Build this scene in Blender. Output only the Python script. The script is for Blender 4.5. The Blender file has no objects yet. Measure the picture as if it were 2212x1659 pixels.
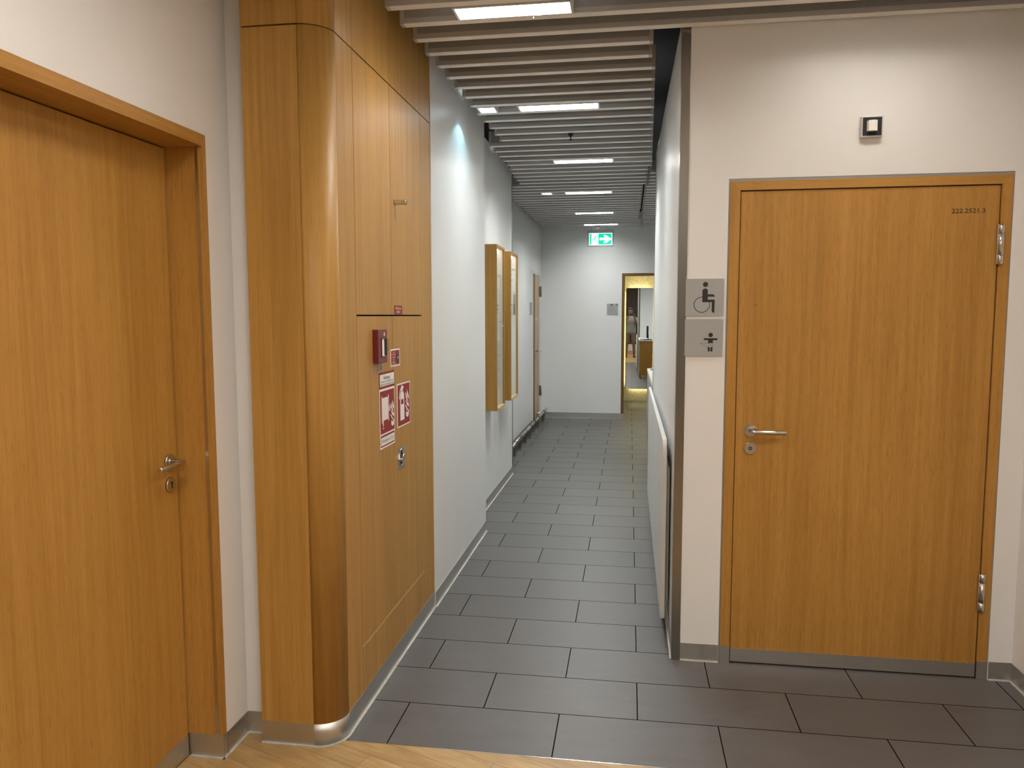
import bpy, bmesh, math, random
from mathutils import Vector, Matrix

random.seed(7)
S = bpy.context.scene
COL = S.collection

# ------------------------------------------------------------------ camera
CAM_H = 1.5441
PITCH, YAW, ROLL, FOC = 0.0894, 0.1527, -0.0016, 1646.7
cam_data = bpy.data.cameras.new('camera')
cam = bpy.data.objects.new('camera', cam_data)
COL.objects.link(cam)
S.camera = cam
cam_data.sensor_fit = 'HORIZONTAL'
cam_data.sensor_width = 36.0
cam_data.lens = FOC * 36.0 / 2212.0
cam_data.clip_start = 0.01
cam_data.clip_end = 100
_f = Vector((-math.sin(YAW) * math.cos(PITCH), math.cos(YAW) * math.cos(PITCH), -math.sin(PITCH)))
_r = Vector((math.cos(YAW), math.sin(YAW), 0))
_u = _r.cross(_f)
_r2 = _r * math.cos(ROLL) + _u * math.sin(ROLL)
_u2 = -_r * math.sin(ROLL) + _u * math.cos(ROLL)
_m = Matrix((_r2, _u2, -_f)).transposed().to_4x4()
_m.translation = Vector((0, 0, CAM_H))
cam.matrix_world = _m

# ------------------------------------------------------------------ world, exposure
W = bpy.data.worlds.new('world')
S.world = W
W.use_nodes = True
W.node_tree.nodes['Background'].inputs[0].default_value = (0.5, 0.5, 0.5, 1)
W.node_tree.nodes['Background'].inputs[1].default_value = 0.0
S.view_settings.view_transform = 'Standard'
S.view_settings.look = 'None'
S.view_settings.gamma = 1.0
S.view_settings.use_curve_mapping = False
S.view_settings.exposure = 0.08

# strengths of the lamps (emission of their diffusers)
E_CORR = 185.0                       # corridor light panels
C_CORR = (0.965, 0.99, 0.965)
E_HALL = 112.0                       # light panels over the hall
C_HALL = (1.0, 0.915, 0.82)
E_FIRST = 88.0
E_EMERG = 12.0
C_EMERG = (0.72, 0.90, 1.0)
E_BATH = 80.0
C_BATH = (1.0, 0.86, 0.47)


# ------------------------------------------------------------------ node helpers
def new_mat(name):
    m = bpy.data.materials.new(name)
    m.use_nodes = True
    nt = m.node_tree
    return m, nt, nt.nodes['Principled BSDF']


def nd(nt, typ, **kw):
    n = nt.nodes.new(typ)
    for k, v in kw.items():
        setattr(n, k, v)
    return n


def inp(nt, node, key, val):
    s = node.inputs[key]
    if isinstance(val, bpy.types.NodeSocket):
        nt.links.new(val, s)
    else:
        s.default_value = val


def math_n(nt, op, a, b=None, c=None, clamp=False):
    n = nd(nt, 'ShaderNodeMath', operation=op, use_clamp=clamp)
    inp(nt, n, 0, a)
    if b is not None:
        inp(nt, n, 1, b)
    if c is not None:
        inp(nt, n, 2, c)
    return n.outputs[0]


def mixc(nt, f, a, b, mode='MIX'):
    n = nd(nt, 'ShaderNodeMix', data_type='RGBA', blend_type=mode)
    inp(nt, n, 'Factor', f)
    for key, v in (('A', a), ('B', b)):
        s = [i for i in n.inputs if i.name == key and i.type == 'RGBA'][0]
        if isinstance(v, bpy.types.NodeSocket):
            nt.links.new(v, s)
        else:
            s.default_value = (*v, 1) if len(v) == 3 else v
    return [o for o in n.outputs if o.type == 'RGBA'][0]


def ramp(nt, f, stops):
    n = nd(nt, 'ShaderNodeValToRGB')
    cr = n.color_ramp
    while len(cr.elements) < len(stops):
        cr.elements.new(0.5)
    for e, (p, c) in zip(cr.elements, stops):
        e.position = p
        e.color = (*c, 1) if len(c) == 3 else c
    inp(nt, n, 0, f)
    return n.outputs[0]


def noise(nt, vec, scale, detail=3.0, rough=0.5, dist=0.0):
    n = nd(nt, 'ShaderNodeTexNoise')
    inp(nt, n, 'Vector', vec)
    inp(nt, n, 'Scale', scale)
    inp(nt, n, 'Detail', detail)
    inp(nt, n, 'Roughness', rough)
    inp(nt, n, 'Distortion', dist)
    return n.outputs[0]


def world_pos(nt):
    return nd(nt, 'ShaderNodeNewGeometry').outputs['Position']


def mapped(nt, vec, loc=(0, 0, 0), rot=(0, 0, 0), sc=(1, 1, 1)):
    n = nd(nt, 'ShaderNodeMapping')
    inp(nt, n, 'Vector', vec)
    n.inputs['Location'].default_value = loc
    n.inputs['Rotation'].default_value = rot
    n.inputs['Scale'].default_value = sc
    return n.outputs[0]


def bump(nt, bsdf, h, strength=0.2, dist=0.002):
    n = nd(nt, 'ShaderNodeBump')
    inp(nt, n, 'Height', h)
    n.inputs['Strength'].default_value = strength
    n.inputs['Distance'].default_value = dist
    nt.links.new(n.outputs[0], bsdf.inputs['Normal'])


def simple(name, col, rough=0.5, metal=0.0, spec=0.5):
    m, nt, b = new_mat(name)
    b.inputs['Base Color'].default_value = (*col, 1)
    b.inputs['Roughness'].default_value = rough
    b.inputs['Metallic'].default_value = metal
    b.inputs['Specular IOR Level'].default_value = spec
    return m


def mottled(name, col, rough=0.5, var=0.08, sc=30.0, metal=0.0, bmp=0.0):
    m, nt, b = new_mat(name)
    p = world_pos(nt)
    f = noise(nt, p, sc, 4)
    lo = tuple(c * (1 - var) for c in col)
    hi = tuple(min(1, c * (1 + var)) for c in col)
    c = ramp(nt, f, [(0.3, lo), (0.7, hi)])
    nt.links.new(c, b.inputs['Base Color'])
    b.inputs['Roughness'].default_value = rough
    b.inputs['Metallic'].default_value = metal
    if bmp:
        bump(nt, b, noise(nt, p, 260, 3), bmp, 0.001)
    return m


def emis(name, col, strength):
    m, nt, b = new_mat(name)
    b.inputs['Base Color'].default_value = (0.8, 0.8, 0.8, 1)
    b.inputs['Emission Color'].default_value = (*col, 1)
    b.inputs['Emission Strength'].default_value = strength
    return m


def paint(name, col, rough=0.42, bmp=0.12):
    """roller-painted plaster with faint scuffs"""
    m, nt, b = new_mat(name)
    p = world_pos(nt)
    f = noise(nt, p, 2.2, 4)
    c = ramp(nt, f, [(0.3, tuple(x * 0.97 for x in col)), (0.7, col)])
    nt.links.new(c, b.inputs['Base Color'])
    b.inputs['Roughness'].default_value = rough
    b.inputs['Specular IOR Level'].default_value = 0.28
    bump(nt, b, noise(nt, p, 170, 3, 0.6), bmp, 0.0012)
    return m


def veneer(name, dark, mid, light, axis='z', rough=0.38, strip=0.12, strip_amt=0.10, pores=0.5, seed=0.0):
    """wood veneer with the grain along one axis, in slip-matched strips"""
    m, nt, b = new_mat(name)
    p = world_pos(nt)
    g = {'z': (1, 1, 0.03), 'x': (0.03, 1, 1), 'y': (1, 0.03, 1)}[axis]
    v1 = mapped(nt, p, (seed, seed * 2, seed), (0, 0, 0), tuple(k * 55 for k in g))
    v2 = mapped(nt, p, (seed, seed, 3), (0, 0, 0), tuple(k * 9 for k in g))
    v3 = mapped(nt, p, (seed, 1, 2), (0, 0, 0), tuple(k * 420 * (1.6 if k < 0.5 else 1) for k in g))
    fine = noise(nt, v1, 1.0, 4, 0.6)
    broad = noise(nt, v2, 1.0, 3, 0.5, 0.6)
    pore = noise(nt, v3, 1.0, 2, 0.5)
    f = math_n(nt, 'ADD', math_n(nt, 'MULTIPLY', fine, 0.62), math_n(nt, 'MULTIPLY', broad, 0.38))
    c = ramp(nt, f, [(0.30, dark), (0.48, mid), (0.66, light)])
    pf = ramp(nt, pore, [(0.34, (1, 1, 1)), (0.46, (0, 0, 0))])
    c = mixc(nt, math_n(nt, 'MULTIPLY', pf, pores * 0.5), c, tuple(x * 0.55 for x in dark))
    if strip_amt:
        sx = nd(nt, 'ShaderNodeSeparateXYZ')
        inp(nt, sx, 0, p)
        if axis == 'z':
            k = math_n(nt, 'ADD', sx.outputs[0], sx.outputs[1])
        else:
            k = sx.outputs[2]
        k = math_n(nt, 'FLOOR', math_n(nt, 'DIVIDE', k, strip))
        wn = nd(nt, 'ShaderNodeTexWhiteNoise', noise_dimensions='1D')
        inp(nt, wn, 'W', math_n(nt, 'ADD', k, seed * 13.7 + 0.5))
        s = math_n(nt, 'ADD', math_n(nt, 'MULTIPLY', wn.outputs['Value'], strip_amt), 1 - strip_amt / 2)
        cc = nd(nt, 'ShaderNodeCombineColor')
        for i in range(3):
            inp(nt, cc, i, s)
        c = mixc(nt, 1.0, c, cc.outputs[0], 'MULTIPLY')
    nt.links.new(c, b.inputs['Base Color'])
    b.inputs['Roughness'].default_value = rough
    b.inputs['Specular IOR Level'].default_value = 0.26
    bump(nt, b, fine, 0.05, 0.0006)
    return m


def steel(name, col=(0.56, 0.54, 0.51), rough=0.27, brush='z'):
    m, nt, b = new_mat(name)
    p = world_pos(nt)
    g = {'z': (1, 1, 0.02), 'h': (0.02, 0.02, 1)}[brush]
    f = noise(nt, mapped(nt, p, sc=tuple(k * 400 for k in g)), 1.0, 3)
    c = ramp(nt, f, [(0.2, tuple(x * 0.95 for x in col)), (0.8, col)])
    nt.links.new(c, b.inputs['Base Color'])
    b.inputs['Metallic'].default_value = 1.0
    r = math_n(nt, 'ADD', math_n(nt, 'MULTIPLY', f, 0.10), rough - 0.05)
    nt.links.new(r, b.inputs['Roughness'])
    return m


# ------------------------------------------------------------------ materials
M = {}
M['white'] = paint('white wall paint', (0.80, 0.785, 0.765), 0.50)
M['white_gloss'] = paint('white latex wall paint', (0.80, 0.80, 0.79), 0.36)
M['dark_wall'] = paint('dark grey wall', (0.06, 0.06, 0.058), 0.5)
M['black'] = simple('matt black', (0.008, 0.008, 0.009), 0.7)
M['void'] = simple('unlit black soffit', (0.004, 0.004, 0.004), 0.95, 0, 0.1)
M['wood'] = veneer('oak veneer on cupboard', (0.34, 0.176, 0.040), (0.42, 0.228, 0.055), (0.49, 0.279, 0.076), 'z', 0.44, 0.105, 0.07, 0.3)
M['wood_door'] = veneer('oak veneer on door', (0.35, 0.170, 0.034), (0.43, 0.218, 0.047), (0.49, 0.262, 0.064), 'z', 0.40, 0.3, 0.04, 0.6, 3.0)
M['wood_head'] = veneer('oak lipping grain across', (0.35, 0.172, 0.036), (0.43, 0.222, 0.050), (0.49, 0.266, 0.068), 'x', 0.4, 0.3, 0.0, 0.5, 5.0)
M['wood_head_y'] = veneer('oak lipping grain lengthwise', (0.35, 0.172, 0.036), (0.43, 0.222, 0.050), (0.49, 0.266, 0.068), 'y', 0.4, 0.3, 0.0, 0.5, 6.0)
M['wood_case'] = veneer('oak of display case', (0.27, 0.140, 0.032), (0.34, 0.182, 0.043), (0.40, 0.22, 0.058), 'z', 0.4, 0.3, 0.0, 0.4, 8.0)
M['wood_dark'] = veneer('dark oak lining', (0.12, 0.062, 0.018), (0.16, 0.085, 0.024), (0.20, 0.108, 0.032), 'z', 0.42, 0.3, 0.0, 0.4, 12.0)
M['wood_pale'] = veneer('pale oak lipping', (0.55, 0.36, 0.17), (0.62, 0.42, 0.21), (0.68, 0.48, 0.26), 'y', 0.4, 0.3, 0.0, 0.3, 9.0)
M['wood_beige'] = veneer('pale beech door', (0.42, 0.28, 0.15), (0.50, 0.34, 0.19), (0.56, 0.40, 0.23), 'z', 0.4, 0.3, 0.0, 0.4, 11.0)
M['steel'] = steel('brushed steel upright', (0.30, 0.285, 0.26), 0.30, brush='z')
M['steel_h'] = steel('brushed steel skirting', (0.60, 0.585, 0.56), 0.38, 'h')
M['chrome'] = steel('satin steel hardware', (0.62, 0.60, 0.57), 0.22, 'h')
M['gap'] = simple('dark shadow gap', (0.012, 0.009, 0.007), 0.8)  # near-black puts gap shade into fillers; rail collars and carcass share it
M['grey_trim'] = simple('grey metal reveal', (0.30, 0.29, 0.28), 0.45, 0.4)
M['sealant'] = mottled('pale sealant', (0.50, 0.49, 0.46), 0.6, 0.15, 60)
M['baffle'] = mottled('shaded baffle paint', (0.46, 0.45, 0.435), 0.45, 0.02, 8)
M['baffle_lit'] = simple('lit baffle underside', (0.86, 0.85, 0.83), 0.4)  # same paint as the faces, whitened for the light on the underside
M['lamp_frame'] = simple('lamp frame silver', (0.62, 0.62, 0.62), 0.35, 0.3)
M['lamp_corr'] = emis('corridor diffuser', C_CORR, E_CORR)
M['lamp_first'] = emis('first corridor diffuser', (1.0, 0.95, 0.88), E_FIRST)
M['lamp_hall'] = emis('hall diffuser', C_HALL, E_HALL)
M['lamp_door'] = emis('dimmed hall diffuser', C_HALL, 60.0)
M['lamp_last'] = emis('last corridor diffuser', C_CORR, 90.0)
M['lamp_second'] = emis('second corridor diffuser', C_CORR, 110.0)
M['lamp_emerg'] = emis('emergency lamp diffuser', C_EMERG, E_EMERG)
M['lamp_bath'] = emis('washroom diffuser', C_BATH, E_BATH)
M['led_bath'] = emis('warm led strip', C_BATH, 14.0)
M['red'] = simple('red safety print', (0.27, 0.022, 0.019), 0.5, 0, 0.25)
M['red_dark'] = simple('red plastic housing', (0.15, 0.013, 0.016), 0.35)
M['sign_white'] = simple('white print', (0.88, 0.87, 0.84), 0.45)
M['ink'] = simple('black print', (0.01, 0.01, 0.01), 0.5)
M['ink_brown'] = simple('dark lettering', (0.03, 0.012, 0.008), 0.5)
M['plaque'] = mottled('grey anodised plaque', (0.36, 0.37, 0.365), 0.45, 0.008, 20, 0.1)
M['scuff'] = simple('scuffed varnish', (0.22, 0.10, 0.03), 0.6)
M['tag'] = simple('grey plastic label', (0.36, 0.31, 0.22), 0.35)
M['white_laminate'] = mottled('white laminate', (0.72, 0.72, 0.69), 0.35, 0.02, 5)
M['beige_laminate'] = simple('warm grey laminate', (0.38, 0.34, 0.28), 0.5)
M['mint_panel'] = simple('pale backing board', (0.58, 0.58, 0.50), 0.5)
M['case_white'] = simple('white case lining', (0.80, 0.77, 0.75), 0.45)
M['paper'] = simple('paper', (0.80, 0.80, 0.78), 0.6)
M['paper_grey'] = simple('grey printed sheet', (0.24, 0.22, 0.19), 0.5)
M['monitor'] = simple('black plastic', (0.012, 0.012, 0.013), 0.35)
M['skin'] = mottled('skin', (0.165, 0.085, 0.057), 0.5, 0.05, 40)
M['hair'] = mottled('dark hair', (0.018, 0.012, 0.010), 0.6, 0.3, 120)
M['shirt'] = mottled('pale grey cotton', (0.185, 0.21, 0.205), 0.85, 0.05, 60)
M['shorts'] = mottled('khaki cotton', (0.115, 0.100, 0.074), 0.85, 0.06, 60)
M['sandal'] = simple('black rubber', (0.015, 0.013, 0.012), 0.6)
M['eye'] = simple('eye white', (0.6, 0.58, 0.55), 0.3)
M['lip'] = simple('lips', (0.26, 0.10, 0.08), 0.5)


def mk_pane(name, tint, gloss):
    """thin clear pane: lets light straight through, reflects by Fresnel"""
    m, nt, b = new_mat(name)
    nt.nodes.remove(b)
    out = [n for n in nt.nodes if n.type == 'OUTPUT_MATERIAL'][0]
    tr = nd(nt, 'ShaderNodeBsdfTransparent')
    tr.inputs['Color'].default_value = (*tint, 1)
    gl = nd(nt, 'ShaderNodeBsdfGlossy')
    gl.inputs['Color'].default_value = (1, 1, 1, 1)
    gl.inputs['Roughness'].default_value = 0.02
    lw = nd(nt, 'ShaderNodeLayerWeight')
    refl = math_n(nt, 'ADD', math_n(nt, 'MULTIPLY', math_n(nt, 'POWER', lw.outputs['Facing'], 5.0), gloss), 0.03)
    mx = nd(nt, 'ShaderNodeMixShader')
    nt.links.new(refl, mx.inputs[0])
    nt.links.new(tr.outputs[0], mx.inputs[1])
    nt.links.new(gl.outputs[0], mx.inputs[2])
    nt.links.new(mx.outputs[0], out.inputs['Surface'])
    return m


def mk_glass():
    return mk_pane('clear glass', (0.96, 0.98, 0.97), 0.30)


def mk_acrylic():
    return mk_pane('clear acrylic', (0.90, 0.94, 0.93), 0.35)


def mk_mirror():
    m, nt, b = new_mat('mirror silver')
    b.inputs['Base Color'].default_value = (0.90, 0.91, 0.90, 1)
    b.inputs['Metallic'].default_value = 1.0
    b.inputs['Roughness'].default_value = 0.0
    return m


M['glass'] = mk_glass()
M['acrylic'] = mk_acrylic()
M['mirror'] = mk_mirror()
M['green_sign'] = emis('lit green pictogram', (0.0, 0.66, 0.40), 1.1)
M['white_sign_lit'] = emis('lit white pictogram', (0.85, 1.0, 0.97), 1.5)
M['green_sign'].node_tree.nodes['Principled BSDF'].inputs['Base Color'].default_value = (0.0, 0.20, 0.11, 1)


def mk_tile():
    m, nt, b = new_mat('grey slate look floor tile')
    p = world_pos(nt)
    v = mapped(nt, p, (6.0 - 0.048, -2.5351 + 6.0, 0))
    br = nd(nt, 'ShaderNodeTexBrick', offset=0.5, offset_frequency=2, squash=1.0, squash_frequency=2)
    inp(nt, br, 'Vector', v)
    inp(nt, br, 'Scale', 1.0)
    inp(nt, br, 'Brick Width', 0.6)
    inp(nt, br, 'Row Height', 0.3)
    inp(nt, br, 'Mortar Size', 0.0025)
    inp(nt, br, 'Mortar Smooth', 0.15)
    inp(nt, br, 'Bias', 0.0)
    inp(nt, br, 'Color1', (0.092, 0.089, 0.087, 1))
    inp(nt, br, 'Color2', (0.108, 0.105, 0.103, 1))
    inp(nt, br, 'Mortar', (0.010, 0.008, 0.009, 1))
    cl = noise(nt, mapped(nt, p, (3, 1, 0), (0, 0, 0.5), (3.0, 9.0, 1)), 1.0, 5, 0.6, 1.2)
    vein = noise(nt, mapped(nt, p, (1, 7, 0), (0, 0, 0.55), (5.0, 26.0, 1)), 1.0, 6, 0.65, 1.6)
    tint = ramp(nt, cl, [(0.3, (0.90, 0.88, 0.87)), (0.7, (1.10, 1.11, 1.11))])
    c = mixc(nt, 1.0, br.outputs['Color'], tint, 'MULTIPLY')
    vm = ramp(nt, vein, [(0.60, (0, 0, 0)), (0.74, (1, 1, 1))])
    c = mixc(nt, math_n(nt, 'MULTIPLY', vm, 0.20), c, (0.19, 0.185, 0.18))
    nt.links.new(c, b.inputs['Base Color'])
    r = math_n(nt, 'ADD', math_n(nt, 'MULTIPLY', cl, 0.16), 0.34)
    r = math_n(nt, 'ADD', r, math_n(nt, 'MULTIPLY', br.outputs['Fac'], 0.5), clamp=True)
    nt.links.new(r, b.inputs['Roughness'])
    nt.links.new(math_n(nt, 'MULTIPLY', math_n(nt, 'SUBTRACT', 1.0, br.outputs['Fac']), 0.45), b.inputs['Specular IOR Level'])
    h = math_n(nt, 'SUBTRACT', math_n(nt, 'MULTIPLY', vein, 0.35), math_n(nt, 'MULTIPLY', br.outputs['Fac'], 1.0))
    bump(nt, b, h, 0.18, 0.002)
    return m


def mk_plank():
    m, nt, b = new_mat('wood look vinyl plank')
    p = world_pos(nt)
    ang = math.radians(21.0)
    v = mapped(nt, p, (20.0, 20.0 + 0.04, 0), (0, 0, ang))
    br = nd(nt, 'ShaderNodeTexBrick', offset=0.37, offset_frequency=3)
    inp(nt, br, 'Vector', v)
    inp(nt, br, 'Scale', 1.0)
    inp(nt, br, 'Brick Width', 1.1)
    inp(nt, br, 'Row Height', 0.086)
    inp(nt, br, 'Mortar Size', 0.0007)
    inp(nt, br, 'Color1', (0.39, 0.255, 0.105, 1))
    inp(nt, br, 'Color2', (0.47, 0.315, 0.138, 1))
    inp(nt, br, 'Mortar', (0.10, 0.055, 0.02, 1))
    g = noise(nt, mapped(nt, v, sc=(6, 70, 1)), 1.0, 5, 0.65, 0.4)
    g2 = noise(nt, mapped(nt, v, sc=(5, 14, 1)), 1.0, 4, 0.6, 1.0)
    t = ramp(nt, math_n(nt, 'ADD', math_n(nt, 'MULTIPLY', g, 0.5), math_n(nt, 'MULTIPLY', g2, 0.5)),
             [(0.33, (0.72, 0.68, 0.60)), (0.62, (1.12, 1.12, 1.12))])
    c = mixc(nt, 1.0, br.outputs['Color'], t, 'MULTIPLY')
    nt.links.new(c, b.inputs['Base Color'])
    b.inputs['Roughness'].default_value = 0.42
    bump(nt, b, g, 0.06, 0.001)
    return m


def mk_mosaic():
    m, nt, b = new_mat('cream glass mosaic')
    p = world_pos(nt)
    v = mapped(nt, p, (10, 10, 10))
    sx = nd(nt, 'ShaderNodeSeparateXYZ')
    inp(nt, sx, 0, v)
    cb = nd(nt, 'ShaderNodeCombineXYZ')
    nt.links.new(math_n(nt, 'ADD', sx.outputs[0], sx.outputs[1]), cb.inputs[0])
    nt.links.new(sx.outputs[2], cb.inputs[1])
    br = nd(nt, 'ShaderNodeTexBrick', offset=0.0)
    inp(nt, br, 'Vector', cb.outputs[0])
    inp(nt, br, 'Scale', 1.0)
    inp(nt, br, 'Brick Width', 0.021)
    inp(nt, br, 'Row Height', 0.021)
    inp(nt, br, 'Mortar Size', 0.0015)
    inp(nt, br, 'Color1', (0.80, 0.74, 0.50, 1))
    inp(nt, br, 'Color2', (0.58, 0.50, 0.28, 1))
    inp(nt, br, 'Mortar', (0.72, 0.66, 0.48, 1))
    nt.links.new(br.outputs['Color'], b.inputs['Base Color'])
    b.inputs['Roughness'].default_value = 0.25
    return m


def mk_perf():
    m, nt, b = new_mat('perforated grey metal')
    p = world_pos(nt)
    sx = nd(nt, 'ShaderNodeSeparateXYZ')
    inp(nt, sx, 0, p)
    k = 2 * math.pi / 0.007
    a = math_n(nt, 'SINE', math_n(nt, 'MULTIPLY', math_n(nt, 'ADD', sx.outputs[0], sx.outputs[2]), k))
    c2 = math_n(nt, 'SINE', math_n(nt, 'MULTIPLY', math_n(nt, 'SUBTRACT', sx.outputs[0], sx.outputs[2]), k))
    d = math_n(nt, 'GREATER_THAN', math_n(nt, 'MULTIPLY', a, c2), 0.18)
    col = mixc(nt, d, (0.43, 0.42, 0.405), (0.07, 0.066, 0.062))  # sheet greyed for shade, like the baffle's front band
    nt.links.new(col, b.inputs['Base Color'])
    b.inputs['Roughness'].default_value = 0.5
    return m


M['tile'] = mk_tile()
M['plank'] = mk_plank()
M['mosaic'] = mk_mosaic()
M['perf'] = mk_perf()


# ------------------------------------------------------------------ mesh builder (world coordinates)
class MB:
    def __init__(self):
        self.bm = bmesh.new()

    def box(self, lo, hi, bev=0.0, seg=2):
        x0, y0, z0 = lo
        x1, y1, z1 = hi
        t = bmesh.new() if bev else self.bm
        v = [t.verts.new(c) for c in ((x0, y0, z0), (x1, y0, z0), (x1, y1, z0), (x0, y1, z0),
                                      (x0, y0, z1), (x1, y0, z1), (x1, y1, z1), (x0, y1, z1))]
        for q in ((0, 3, 2, 1), (4, 5, 6, 7), (0, 1, 5, 4), (1, 2, 6, 5), (2, 3, 7, 6), (3, 0, 4, 7)):
            t.faces.new([v[i] for i in q])
        if bev:
            bmesh.ops.bevel(t, geom=list(t.edges), offset=bev, segments=seg, affect='EDGES', profile=0.5)
            self._take(t)
        return self

    def _take(self, t):
        me = bpy.data.meshes.new('tmp')
        t.to_mesh(me)
        t.free()
        self.bm.from_mesh(me)
        bpy.data.meshes.remove(me)

    def frame(self, o, u, v, n):
        return Matrix(((u[0], v[0], n[0], o[0]), (u[1], v[1], n[1], o[1]), (u[2], v[2], n[2], o[2]), (0, 0, 0, 1)))

    def poly(self, pts, fr, t0, t1, smooth=False):
        """closed 2-D outline in the u,v plane of fr, from n = t0 to n = t1"""
        a = [self.bm.verts.new(fr @ Vector((p[0], p[1], t0))) for p in pts]
        b = [self.bm.verts.new(fr @ Vector((p[0], p[1], t1))) for p in pts]
        n = len(pts)
        self.bm.faces.new(list(reversed(a)))
        self.bm.faces.new(b)
        for i in range(n):
            j = (i + 1) % n
            f = self.bm.faces.new((a[i], a[j], b[j], b[i]))
            f.smooth = smooth
        return self

    def ring(self, fr, c, ro, ri, t0, t1, n=40, sx=1.0):
        A = []
        for k in range(n):
            a = 2 * math.pi * k / n
            cs, sn = math.cos(a) * sx, math.sin(a)
            A.append([self.bm.verts.new(fr @ Vector((c[0] + r * cs, c[1] + r * sn, t)))
                      for r, t in ((ro, t0), (ro, t1), (ri, t1), (ri, t0))])
        for k in range(n):
            p, q = A[k], A[(k + 1) % n]
            for i in range(4):
                j = (i + 1) % 4
                f = self.bm.faces.new((p[i], q[i], q[j], p[j]))
                f.smooth = i in (0, 2)
        return self

    def tube(self, pts, r, n=16, caps=True):
        """round bar along a polyline (radius may vary per point)"""
        pts = [Vector(p) for p in pts]
        rs = r if isinstance(r, (list, tuple)) else [r] * len(pts)
        rings = []
        ref = None
        for i, p in enumerate(pts):
            if i == 0:
                d = pts[1] - p
            elif i == len(pts) - 1:
                d = p - pts[i - 1]
            else:
                d = (pts[i + 1] - p).normalized() + (p - pts[i - 1]).normalized()
            d.normalize()
            if ref is None:
                ref = Vector((0, 0, 1)) if abs(d.z) < 0.9 else Vector((1, 0, 0))
            a = d.cross(ref)
            a.normalize()
            b = a.cross(d)
            ref = b
            rings.append([self.bm.verts.new(p + (a * math.cos(2 * math.pi * k / n) + b * math.sin(2 * math.pi * k / n)) * rs[i])
                          for k in range(n)])
        for i in range(len(rings) - 1):
            for k in range(n):
                f = self.bm.faces.new((rings[i][k], rings[i][(k + 1) % n], rings[i + 1][(k + 1) % n], rings[i + 1][k]))
                f.smooth = True
        if caps:
            self.bm.faces.new(list(reversed(rings[0])))
            self.bm.faces.new(rings[-1])
        return self

    def loft(self, loops, caps=True):
        rings = [[self.bm.verts.new(p) for p in lp] for lp in loops]
        n = len(rings[0])
        for i in range(len(rings) - 1):
            for k in range(n):
                f = self.bm.faces.new((rings[i][k], rings[i][(k + 1) % n], rings[i + 1][(k + 1) % n], rings[i + 1][k]))
                f.smooth = True
        if caps:
            self.bm.faces.new(list(reversed(rings[0])))
            self.bm.faces.new(rings[-1])
        return self

    def text(self, s, fr, size, x=0.0, y=0.0, width=None, align='CENTER', t=0.0004, bold=0.0):
        cu = bpy.data.curves.new('t', 'FONT')
        cu.body = s
        cu.size = 1.0
        cu.align_x = 'LEFT'
        cu.offset = bold
        cu.resolution_u = 3
        ob = bpy.data.objects.new('t', cu)
        COL.objects.link(ob)
        dg = bpy.context.evaluated_depsgraph_get()
        dg.update()
        me = bpy.data.meshes.new_from_object(ob.evaluated_get(dg))
        bpy.data.objects.remove(ob)
        bpy.data.curves.remove(cu)
        if not len(me.vertices):
            bpy.data.meshes.remove(me)
            return self
        xs = [v.co.x for v in me.vertices]
        x0, x1 = min(xs), max(xs)
        kx = (width / (x1 - x0)) if width else size
        off = {'CENTER': -(x0 + x1) / 2, 'LEFT': -x0, 'RIGHT': -x1}[align]
        for v in me.vertices:
            v.co = fr @ Vector(((v.co.x + off) * kx + x, v.co.y * size + y, t))
        self.bm.from_mesh(me)
        bpy.data.meshes.remove(me)
        return self


def set_parent(o, parent):
    o.parent = parent


def build(name, mb, mat, parent=None, label=None, fix=True):
    if fix:
        bmesh.ops.recalc_face_normals(mb.bm, faces=mb.bm.faces)
    root = Vector((0, 0, 0))
    pp = parent
    while pp is not None:
        root += pp.location
        pp = pp.parent
    me = bpy.data.meshes.new(name)
    if parent is None and len(mb.bm.verts):
        zs = [v.co.z for v in mb.bm.verts]
        xs = [v.co.x for v in mb.bm.verts]
        ys = [v.co.y for v in mb.bm.verts]
        root = Vector(((min(xs) + max(xs)) / 2, (min(ys) + max(ys)) / 2, min(zs)))
    for v in mb.bm.verts:
        v.co -= root
    mb.bm.to_mesh(me)
    mb.bm.free()
    mats = mat if isinstance(mat, (list, tuple)) else [mat]
    for mm in mats:
        me.materials.append(mm)
    o = bpy.data.objects.new(name, me)
    COL.objects.link(o)
    if parent is not None:
        o.parent = parent
    else:
        o.location = root
    if label:
        o['label'] = label
    return o


def tag(o, label, cat, group=None):
    o['label'] = label
    o['category'] = cat
    if group:
        o['group'] = group
    return o


def thing(name, label, cat, loc, group=None):
    o = bpy.data.objects.new(name, None)
    o.empty_display_size = 0.05
    COL.objects.link(o)
    o.location = loc
    return tag(o, label, cat, group)


def struct(name, mb, mat, parent=None, label=None):
    o = build(name, mb, mat, parent, label)
    if parent is None:
        o['kind'] = 'structure'
    return o


def struct_empty(name, loc, label=None):
    o = bpy.data.objects.new(name, None)
    o.empty_display_size = 0.05
    COL.objects.link(o)
    o.location = loc
    o['kind'] = 'structure'
    if label:
        o['label'] = label
    return o


def B(*boxes, bev=0.0):
    mb = MB()
    for lo, hi in boxes:
        mb.box(lo, hi, bev)
    return mb


def FR(o, u, n):
    u, n = Vector(u), Vector(n)
    v = n.cross(u)
    return MB().frame(o, u, v, n)


def rrect(x0, y0, x1, y1, r, n=6):
    pts = []
    for cx, cy, a0 in ((x1 - r, y0 + r, -90), (x1 - r, y1 - r, 0), (x0 + r, y1 - r, 90), (x0 + r, y0 + r, 180)):
        for k in range(n + 1):
            a = math.radians(a0 + 90 * k / n)
            pts.append((cx + r * math.cos(a), cy + r * math.sin(a)))
    return pts


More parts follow.
